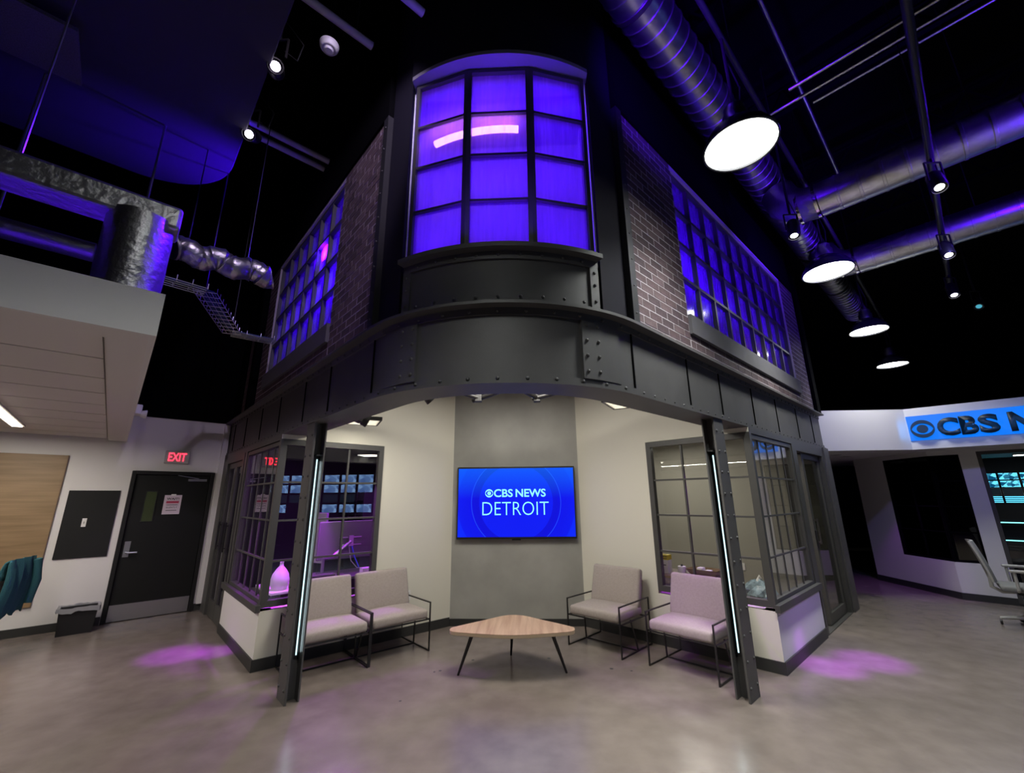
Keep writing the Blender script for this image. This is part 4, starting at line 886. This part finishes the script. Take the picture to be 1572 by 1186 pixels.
# ---------------------------------------------------------------- task chairs
def task_chair(label, mtx, jacket=False):
    t = thing('task_chair', label, 'office chair', mtx)
    g = M_grey
    for k in range(5):
        a = 2*PI*k/5+.3; x, y = .30*math.cos(a), .30*math.sin(a)
        ba = MB().tube([(0, 0, .11), (x*.6, y*.6, .095), (x, y, .075)], .02, 8, radii=[.028, .022, .016]).build('base_arm', g, t, smooth=True)
        cs = MB().lathe([(0, -.012), (.026, -.012), (.03, 0), (.026, .012), (0, .012)], 12, (0, 0, 0), 'X').build('caster', M_blkplastic, ba, Matrix.Translation((x, y, .03)) @ Matrix.Rotation(a, 4, 'Z'), smooth=True)
    MB().tube([(0, 0, .09), (0, 0, .40)], .025, 12).build('gas_lift', M_blkplastic, t, smooth=True)
    MB().box(-.24, .24, -.24, .24, .42, .49).build('seat', mat('grey seat fabric', (.20, .20, .20), .9), t, bevel=.03, seg=3)
    MB().box(-.10, .10, -.10, .10, .38, .42).build('tilt_box', M_blkplastic, t)
    bk = MB(); n1, n2 = 8, 10; vs = []; prof = lambda v: (.24+.02*math.sin(v*3.1)+.12*v*v, .52+.48*v)
    for th in (0, .022):
        for j in range(n2+1):
            yy, zz = prof(j/n2)
            for i in range(n1+1):
                u = i/n1*2-1; wd = .23*(1-.25*(j/n2)**2); vs.append((u*wd, yy+th-.04*u*u*-1, zz))
    k = (n1+1)*(n2+1); f_ = []
    for j in range(n2):
        for i in range(n1): a = j*(n1+1)+i; f_ += [(a, a+1, a+n1+2, a+n1+1), (k+a, k+a+n1+1, k+a+n1+2, k+a+1)]
    edge = [i for i in range(n1)]+[n1+(n1+1)*j for j in range(n2)]+[(n1+1)*(n2+1)-1-i for i in range(n1)]+[(n1+1)*(n2-j) for j in range(n2)]
    f_ += [(edge[i], edge[(i+1) % len(edge)], k+edge[(i+1) % len(edge)], k+edge[i]) for i in range(len(edge))]
    bk.add(vs, f_); bk.build('backrest', mat('grey mesh back', (.42, .41, .39), .7, bump=.3, bscale=300), t, smooth=True)
    MB().tube([(0, .05, .40), (0, .22, .39), (0, .30, .44), (0, .29, .60)], .022, 8).build('back_support', g, t, smooth=True)
    for s in (-1, 1):
        MB().tube([(s*.25, .10, .44), (s*.29, .10, .46), (s*.29, .10, .66)], .016, 8).build('arm_post', g, t, smooth=True)
        MB().box(s*.26, s*.33, -.14, .14, .66, .69).build('armrest', g, t, bevel=.012)
    return t
task_chair('light grey mesh office chair in front of the control room window', TR(6.36, 5.95, 0, R_(50)))
task_chair('light grey office chair with a teal jacket before the oak panel', TR(-5.72, 4.50, 0, R_(-62)))
# jacket hung over the left chair back
jk = thing('jacket', 'dark teal jacket hanging over the office chair back', 'jacket', TR(-5.72, 4.50, 0, R_(-62)))
b = MB(); n1, n2 = 14, 16; vs = []
for j in range(n2+1):
    v = j/n2
    for i in range(n1+1):
        u = i/n1*2-1
        if v < .3: q = v/.3; y = .30-.02*math.sin(q*3.1)+(.12*(.7+.3*q)); z = .82+.21*q
        else: q = (v-.3)/.7; y = .43+.02*math.sin(q*4)+.012*math.sin(u*9+q*3); z = 1.03-.55*q-.05*abs(math.sin(u*4))*q
        vs.append((u*(.25-.02*v), y+.01*math.sin(u*11), z))
b.add(vs, [(j*(n1+1)+i, j*(n1+1)+i+1, (j+1)*(n1+1)+i+1, (j+1)*(n1+1)+i) for j in range(n2) for i in range(n1)])
o = b.build('jacket_body', M_teal, jk, smooth=True); so = o.modifiers.new('thick', 'SOLIDIFY'); so.thickness = .014
MB().tube([(-.24, .44, .98), (-.27, .46, .75), (-.25, .45, .52)], .05, 10, radii=[.05, .055, .04]).build('sleeve', M_teal, jk, smooth=True)
rb = thing('red_garment', 'red garment on the seat back behind the teal jacket', 'garment', TR(-6.10, 4.60, 0, R_(-62)))
MB().tube([(-.1, .3, .90), (0, .32, .98), (.12, .3, .92)], .08, 12, radii=[.07, .09, .06]).build('fold', M_redcloth, rb, smooth=True)

# ---------------------------------------------------------------- pendants
def make_pendant(rod):
    t = thing('high_bay_pendant', '', 'pendant light')
    sh_ = MB().lathe([(.262, .0), (.268, .01), (.255, .05), (.215, .12), (.15, .18), (.095, .205), (.09, .215), (0, .216), (0, .20), (.085, .198), (.14, .172), (.205, .112), (.245, .045), (.252, .004), (.262, .0)], 36).build('shade', mat('dark glossy enamel', (.03, .03, .04), .25), t, smooth=True)
    MB().lathe([(0, .205), (.09, .205), (.09, .30), (.075, .32), (.075, .37), (.05, .39), (0, .39)], 24).build('driver_can', M_alu, t, smooth=True)
    MB().lathe([(0, .02), (.245, .02), (.248, .026), (0, .03)], 36).build('diffuser', M_lamp, sh_)
    MB().tube([(0, 0, .39), (0, 0, rod)], .012, 8).build('stem', M_blkmetal, t)
    MB().tube([(.05, 0, .36), (.09, .02, .6), (.03, .03, .9)], .006, 6).build('power_cord', M_blkplastic, t)
    return t
pe = make_pendant(1.125)
PP = [(1.87, 2.73), (3.86, 4.72), (5.84, 6.70), (7.82, 8.68), (-.09, .77)]  # last one is an unseen extra, added to light the near floor
LBP = ['dark dome pendant lamp in front of the bay end of the brick wall', 'dark dome pendant lamp in front of the middle of the long brick wall', 'dark dome pendant lamp just past the end of the brick wall', 'dark dome pendant lamp farthest from the bay', 'extra dark dome pendant lamp added out of view above the open floor']
for i, (x, y) in enumerate(PP):
    o = pe if i == 0 else copy_tree(pe); o.matrix_world = TR(x, y, 4.2); tag(o, LBP[i], 'pendant light', 'row of high bay pendants')
    light('pendant_lamp', 'AREA', (x, y, 4.19), (40, 34, 20, 16, 40)[i], (.97, 1, .96), None, .45, spread=112)

# ---------------------------------------------------------------- ducts and pipes on the right
def ridged(pts_fn, L, r, step, amp):
    pts, rad = [], []; s = 0
    while s < L:
        for ds, dr in ((0, 0), (step*.03, 0), (step*.88, 0), (step*.9, amp), (step*.97, amp), (step*.99, 0)): pts.append(pts_fn(s+ds)); rad.append(r+dr)
        s += step
    return pts, rad
def line45(v, s, z): return uv(s, v/S2, z)       # along (1,1): v = y-x
du = thing('spiral_duct', 'large galvanised spiral duct running along the long brick wall', 'duct')
pts, rad = ridged(lambda s: line45(1.42, 1.2+s, 5.55), 10.5, .20, .14, .009)
MB().tube(pts, .2, 24, radii=rad).build('duct_body', M_galv, du, smooth=True)
for s in (2.6, 4.4, 6.2, 8.0, 9.8):
    x, y, z = line45(1.42, s, 5.55); MB().lathe([(.208, -.02), (.216, -.02), (.216, .02), (.208, .02)], 24, (0, 0, 0), 'X').build('hanger_band', M_blkmetal, du, TR(x, y, z, R_(45)), smooth=True)
    MB().tube([(x, y, z+.21), (x, y, 6.9)], .006, 6).build('hanger_rod', M_blkmetal, du)
def perp(sumv, t, z): return uv(sumv/S2, t, z)   # along (-1,1): fixed x+y
for sumv, v0, lbl in ((8.15, .50, 'galvanised branch duct nearer the bay'), (11.0, .45, 'galvanised branch duct farther from the bay')):
    du = thing('branch_duct', lbl, 'duct', None, 'galvanised branch ducts')
    pts = []; rad = []
    for k in range(40):
        for ds, dr in ((0, 0), (.004, 0), (.17, 0), (.172, .006), (.196, .006), (.198, 0)): pts.append(perp(sumv, v0-(k*.2+ds), 5.0)); rad.append(.20+dr)
    MB().tube(pts, .2, 20, radii=rad).build('duct_body', M_galv, du, smooth=True)
    MB().tube([perp(sumv, v0, 5.0), perp(sumv, v0+.18, 5.02), perp(sumv, v0+.34, 5.15), perp(sumv, v0+.40, 5.34)], .2, 18, radii=[.20, .205, .205, .19]).build('elbow', M_foil, du, smooth=True)
    for q in (.02, .2): MB().tube([perp(sumv, v0+q-.01, 5.0+q*.05), perp(sumv, v0+q+.02, 5.0+q*.05)], .21, 18).build('collar', M_chrome, du, smooth=True)
    for q in (-.8, -2.4): x, y, z = perp(sumv, q, 5.2); MB().tube([(x, y, z), (x, y, 6.9)], .006, 6).build('hanger_rod', M_blkmetal, du)
M_pipe = mat('black conduit', (.05, .05, .055), .4, .6)
def pipe(name, pts, r, label, cat, group=None, m=None, hang=()):
    t = thing(name, label, cat, None, group); MB().tube(pts, r, 10).build('pipe', m or M_pipe, t, smooth=True)
    for h in hang: x, y, z = h; MB().tube([(x, y, z), (x, y, 6.9)], .005, 6).build('hanger_rod', M_blkmetal, t)
    return t
pg = pipe('lighting_pipe', [line45(-.60, s, 4.72) for s in (1.5, 4, 6.5, 9.6)], .03, 'long pipe carrying the small spotlights over the open floor', 'pipe', None, None, [line45(-.60, s, 4.72) for s in (3, 5, 7, 9)])
pg = pipe('lighting_pipe', [line45(.86, s, 5.32) for s in (2.4, 5, 8, 12)], .024, 'long pipe carrying the dome pendants', 'pipe', None, None, [line45(.86, s, 5.32) for s in (3.5, 6, 9)])
for sumv, t0, t1, z in ((6.4, .4, -2.6, 5.6), (7.4, .3, -3.4, 5.9), (9.4, .2, -3.2, 5.5), (9.75, .2, -3.2, 5.5), (6.9, .8, -2.8, 5.75)):
    pipe('conduit', [perp(sumv, t0, z), perp(sumv, (t0+t1)/2, z), perp(sumv, t1, z)], .018, 'thin metal conduit crossing under the black ceiling', 'conduit', 'ceiling conduits', M_galv, [perp(sumv, (t0+t1)/2, z)])
pipe('strut_channel', [line45(.55, s, 6.2) for s in (2.6, 4, 6, 7.5)], .022, 'slotted metal strut under the ceiling beside the spiral duct', 'strut', None, M_galv, [line45(.55, 4, 6.2)])
def beam_joist(sumv, z, label):
    t = thing('roof_joist', label, 'joist', None, 'dark roof joists')
    for dz in (0, .32): MB().bar(perp(sumv, 1.2, z+dz), perp(sumv, -7, z+dz), .07, .03).build('chord', M_black, t)
    k = 1.2
    while k > -6.8: MB().bar(perp(sumv, k, z), perp(sumv, k-.2, z+.32), .02).bar(perp(sumv, k-.2, z+.32), perp(sumv, k-.4, z), .02).build('web_bar', M_black, t); k -= .4
for sv in (5.4, 7.9, 10.4, 12.9): beam_joist(sv, 6.3, 'black open web roof joist above the ducts')
def spotlight(loc, tgt, label, group=None, power=0, col=COOL, em=None, hang=6.9):
    t = thing('spotlight', label, 'spotlight', Matrix.Translation(loc), group)
    q = (Vector(tgt)-Vector(loc)).to_track_quat('-Z', 'Y').to_matrix().to_4x4()
    MB().lathe([(0, .22), (.05, .22), (.062, .19), (.065, .0), (.058, -.01), (.055, .0), (0, .012)], 20).build('can', M_blkmetal, t, q, smooth=True)
    MB().lathe([(0, .004), (.054, .004), (.054, .010), (0, .012)], 20).build('lens', em or M_spotlens, t, q)
    MB().bar((.075, 0, .08), (.075, 0, .28), .012).bar((-.075, 0, .08), (-.075, 0, .28), .012).bar((-.075, 0, .28), (.075, 0, .28), .012).build('yoke', M_blkmetal, t)
    MB().tube([(0, 0, .28), (0, 0, max(.32, hang-loc[2]))], .012, 8).build('hanger', M_blkmetal, t)
    MB().tube([(.03, .03, .2), (.12, .08, .15), (.14, .1, .35), (.02, .02, .5)], .005, 6).build('power_cord', M_blkplastic, t)
    if power: light('spotlight_lamp', 'SPOT', tuple(Vector(loc)+(Vector(tgt)-Vector(loc)).normalized()*.03), power, col, tgt, .05, spot=60, blend=.6)
    return t
for s, lb in ((5.35, 'nearest the branch duct by the bay'), (7.05, 'between the two branch ducts'), (8.6, 'past both branch ducts')):
    p = line45(-.60, s, 4.37); spotlight(p, (p[0]-1.2, p[1]-1.6, 0), 'small lit spotlight on the long pipe '+lb, 'spotlights on the long pipe', 30, COOL, hang=4.70)
p = line45(1.05, 5.35, 4.45); spotlight(p, (p[0]-.8, p[1]-.9, 0), 'small lit spotlight between the first two dome pendants', None, 20, hang=6.9)
for s, v_ in ((10.2, -1.0), (11.4, -2.6)):
    p = line45(v_, s, 4.6); spotlight(p, (p[0]-3, p[1]-2, 1), 'dark studio spotlight near the far end of the ceiling', 'far studio spotlights', 0, em=emat('cyan glint', (.1, .6, .8), .6))

# ---------------------------------------------------------------- ceiling things on the left
cl = thing('ceiling_cloud', 'large black hanging ceiling cloud with a rounded corner', 'ceiling cloud', OCM @ Matrix.Translation((0, 0, 5.0)))
pts = [(-3.4, 1.0), (.50, 1.0)]+[(-.30+.80*math.cos(R_(a)), 4.55+.80*math.sin(R_(a))) for a in range(0, 91, 6)]+[(-3.4, 5.35)]
MB().prism(pts, 0, .14).build('cloud_panel', mat('matte blue black panel', (.045, .042, .06), .8, spec=.2), cl, bevel=.01)
for u, v in ((0, 1.6), (0, 4.4), (-2.5, 1.6), (-2.5, 4.4)): MB().tube([(u, v, .14), (u, v, 1.9)], .006, 6).build('hanger_wire', M_blkmetal, cl)
hp = thing('hanging_panel', 'square grey panel hung below the black ceiling cloud', 'panel', OCM @ Matrix.Translation((-.92, 3.9, 4.86)))
MB().box(-.32, .32, -.28, .28, 0, .03).build('board', mat('grey speckled board', (.10, .095, .11), .9, noise=.3, nscale=120), hp)
for x in (-.25, .25): MB().tube([(x, 0, .03), (x, 0, .14)], .005, 6).build('hanger', M_blkmetal, hp)
# foil duct into the office ceiling
fd = thing('foil_duct', 'foil wrapped duct with a round drop into the office ceiling', 'duct')
def crinkle(pts, r, n=18, k=.02): return [r*(1+random.uniform(-k, k)) for _ in pts]
vx, vy = uv(.0, 2.88, 0)[:2]
pts = [(vx, vy, ZT+k*.06) for k in range(9)]
MB().tube(pts, .15, 22, radii=crinkle(pts, .15)).build('round_drop', M_foil, fd, smooth=True)
b = MB(); b.box(-2.6, .17, -.10, .10, -.075, .075); b.build('rectangular_run', M_foil, fd, TR(*uv(.0, 2.88, 3.22), R_(45)), bevel=.02)
for k in range(4): MB().box(-.62-.6*k, -.57-.6*k, -.104, .104, -.079, .079).build('tape_band', M_alu, fd, TR(*uv(.0, 2.88, 3.22), R_(45)))
for k in (-.5, -1.8): x, y, z = uv(.0+k, 2.88, 3.29); MB().tube([(x, y, z), (x, y, 5.0)], .006, 6).build('hanger_rod', M_alu, fd)
fd = thing('flexible_duct', 'crinkled foil flexible duct behind the office ceiling', 'duct')
pts = [uv(.16+.0135*k, 4.46+.01*math.sin(k*.45), 3.85+.02*math.sin(k*.3)) for k in range(62)]
MB().tube(pts, .11, 14, radii=[.11*(1+.055*random.uniform(-1, 1)+(.07 if k % 9 < 2 else 0)) for k in range(62)]).build('duct_body', M_foil, fd, smooth=True)
for k in (8, 44): x, y, z = pts[k]; MB().tube([(x, y, z+.1), (x, y, 6.9)], .005, 6).build('hanger_rod', M_blkmetal, fd)
pd = pipe('foil_pipe', [uv(-3, 3.9, 3.35), uv(-1.2, 3.9, 3.35), uv(-.25, 3.9, 3.35)], .07, 'foil wrapped pipe above the office ceiling', 'pipe', None, M_foil, [uv(-2.4, 3.9, 3.35)])
# vertical threaded rods on the left
for x, y, z0, z1 in ((-3.55, 2.42, 2.72, 4.86), (-3.15, 3.05, 2.72, 5.0)):
    t = thing('suspension_rod', 'thin steel rod holding up the office ceiling', 'rod', None, 'office ceiling rods')
    MB().tube([(x, y, z0), (x, y, z1)], .010, 8).build('rod', M_alu, t, smooth=True)
    MB().lathe([(.018, 0), (.018, .02), (.010, .022)], 6, (x, y, z0)).build('nut', M_alu, t)
# cable tray
cy = thing('cable_tray', 'wire mesh cable tray with cables stepping towards the brick wall', 'cable tray')
tp_ = [Vector(p) for p in ((-3.45, 3.1, 3.6), (-2.98, 3.66, 3.6), (-3.50, 4.78, 3.62), (-3.16, 5.08, 3.62))]
for i in range(3):
    p, q = tp_[i], tp_[i+1]; t = (q-p).normalized(); sx_ = Vector((-t.y, t.x, 0))
    for k in (-.10, -.05, 0, .05, .10): MB().tube([p+sx_*k, q+sx_*k], .004, 5).build('tray_wire', M_alu, cy)
    n = int((q-p).length/.12)
    for j in range(n+1): c = p+t*((q-p).length*j/max(1, n)); MB().tube([c-sx_*.1+Vector((0, 0, .05)), c-sx_*.1, c+sx_*.1, c+sx_*.1+Vector((0, 0, .05))], .004, 5).build('cross_wire', M_alu, cy)
for k in range(6):
    off = -.07+.028*k; MB().tube([p_+Vector((0, 0, .02))+Vector((off*.7, -off*.7 if i != 1 else off*.7, 0)) for i, p_ in enumerate(tp_)], .008, 6).build('cable', mat('blue cable', (.02, .05, .12), .5), cy, smooth=True)
for p in tp_[1:3]: MB().tube([p, (p.x, p.y, 6.9)], .006, 6).build('hanger_rod', M_blkmetal, cy)
# ceiling tubes
def tube_fix(u0, u1, v_, z, label, group=None, m=None):
    t = thing('ceiling_tube', label, 'ceiling tube', None, group)
    MB().tube([uv(u0, v_, z), uv(u1, v_, z)], .035, 12).build('tube', m or mat('pale painted tube', (.45, .42, .45), .5), t, smooth=True)
    for u in (u0+.15, u1-.15): x, y, z_ = uv(u, v_, z); MB().tube([(x, y, z_), (x, y, 6.9)], .006, 6).build('hanger_rod', M_blkmetal, t)
tube_fix(.55, 1.42, 4.50, 5.6, 'pale tube lit violet beside the ceiling cloud, nearer the bay', 'paired violet tubes')
tube_fix(.55, 1.42, 4.66, 5.6, 'pale tube lit violet beside the ceiling cloud, nearer the exit wall', 'paired violet tubes')
tube_fix(.50, 1.20, 2.85, 5.6, 'dim tube by the smoke detector under the ceiling')
tube_fix(1.15, 1.40, 2.3, 5.6, 'short pale tube in front of the bay head')
light('violet_tube_wash', 'SPOT', (-1.4, 3.6, 4.6), 26, VIOLET, (-2.5, 3.9, 5.6), .05, spot=60)
sm = thing('smoke_detector', 'round white smoke detector under the black ceiling', 'smoke detector', TR(-1.48, 2.72, 5.42))
MB().lathe([(0, -.05), (.03, -.05), (.04, -.035), (.06, -.03), (.075, -.01), (.08, .02), (0, .02)], 24).build('body', M_wplastic, sm, smooth=True)
MB().lathe([(.045, -.034), (.055, -.034), (.055, -.030), (.045, -.030)], 24).build('ring', M_grey, sm); MB().tube([(0, 0, .02), (0, 0, 1.48)], .01, 8).build('conduit', M_blkmetal, sm)
spotlight((-1.80, 2.55, 5.0), (-1.2, 1.6, 4.2), 'bright small spotlight at the edge of the black ceiling cloud nearer the bay', None, 0, em=emat('bright lens', (.9, .8, 1), 12))
spotlight((-2.42, 3.16, 4.98), (-2.0, 2.0, 4.0), 'bright small spotlight at the edge of the ceiling cloud beside the paired tubes', None, 0, em=emat('bright lens', (.9, .8, 1), 12))
spotlight((-.55, 1.45, 5.5), (-2.2, 4.2, 3.8), 'added out of view spotlight brightening the shorter brick wall', None, 170, (.80, .66, 1))  # unseen fixture added to lift the brick on the exit door side
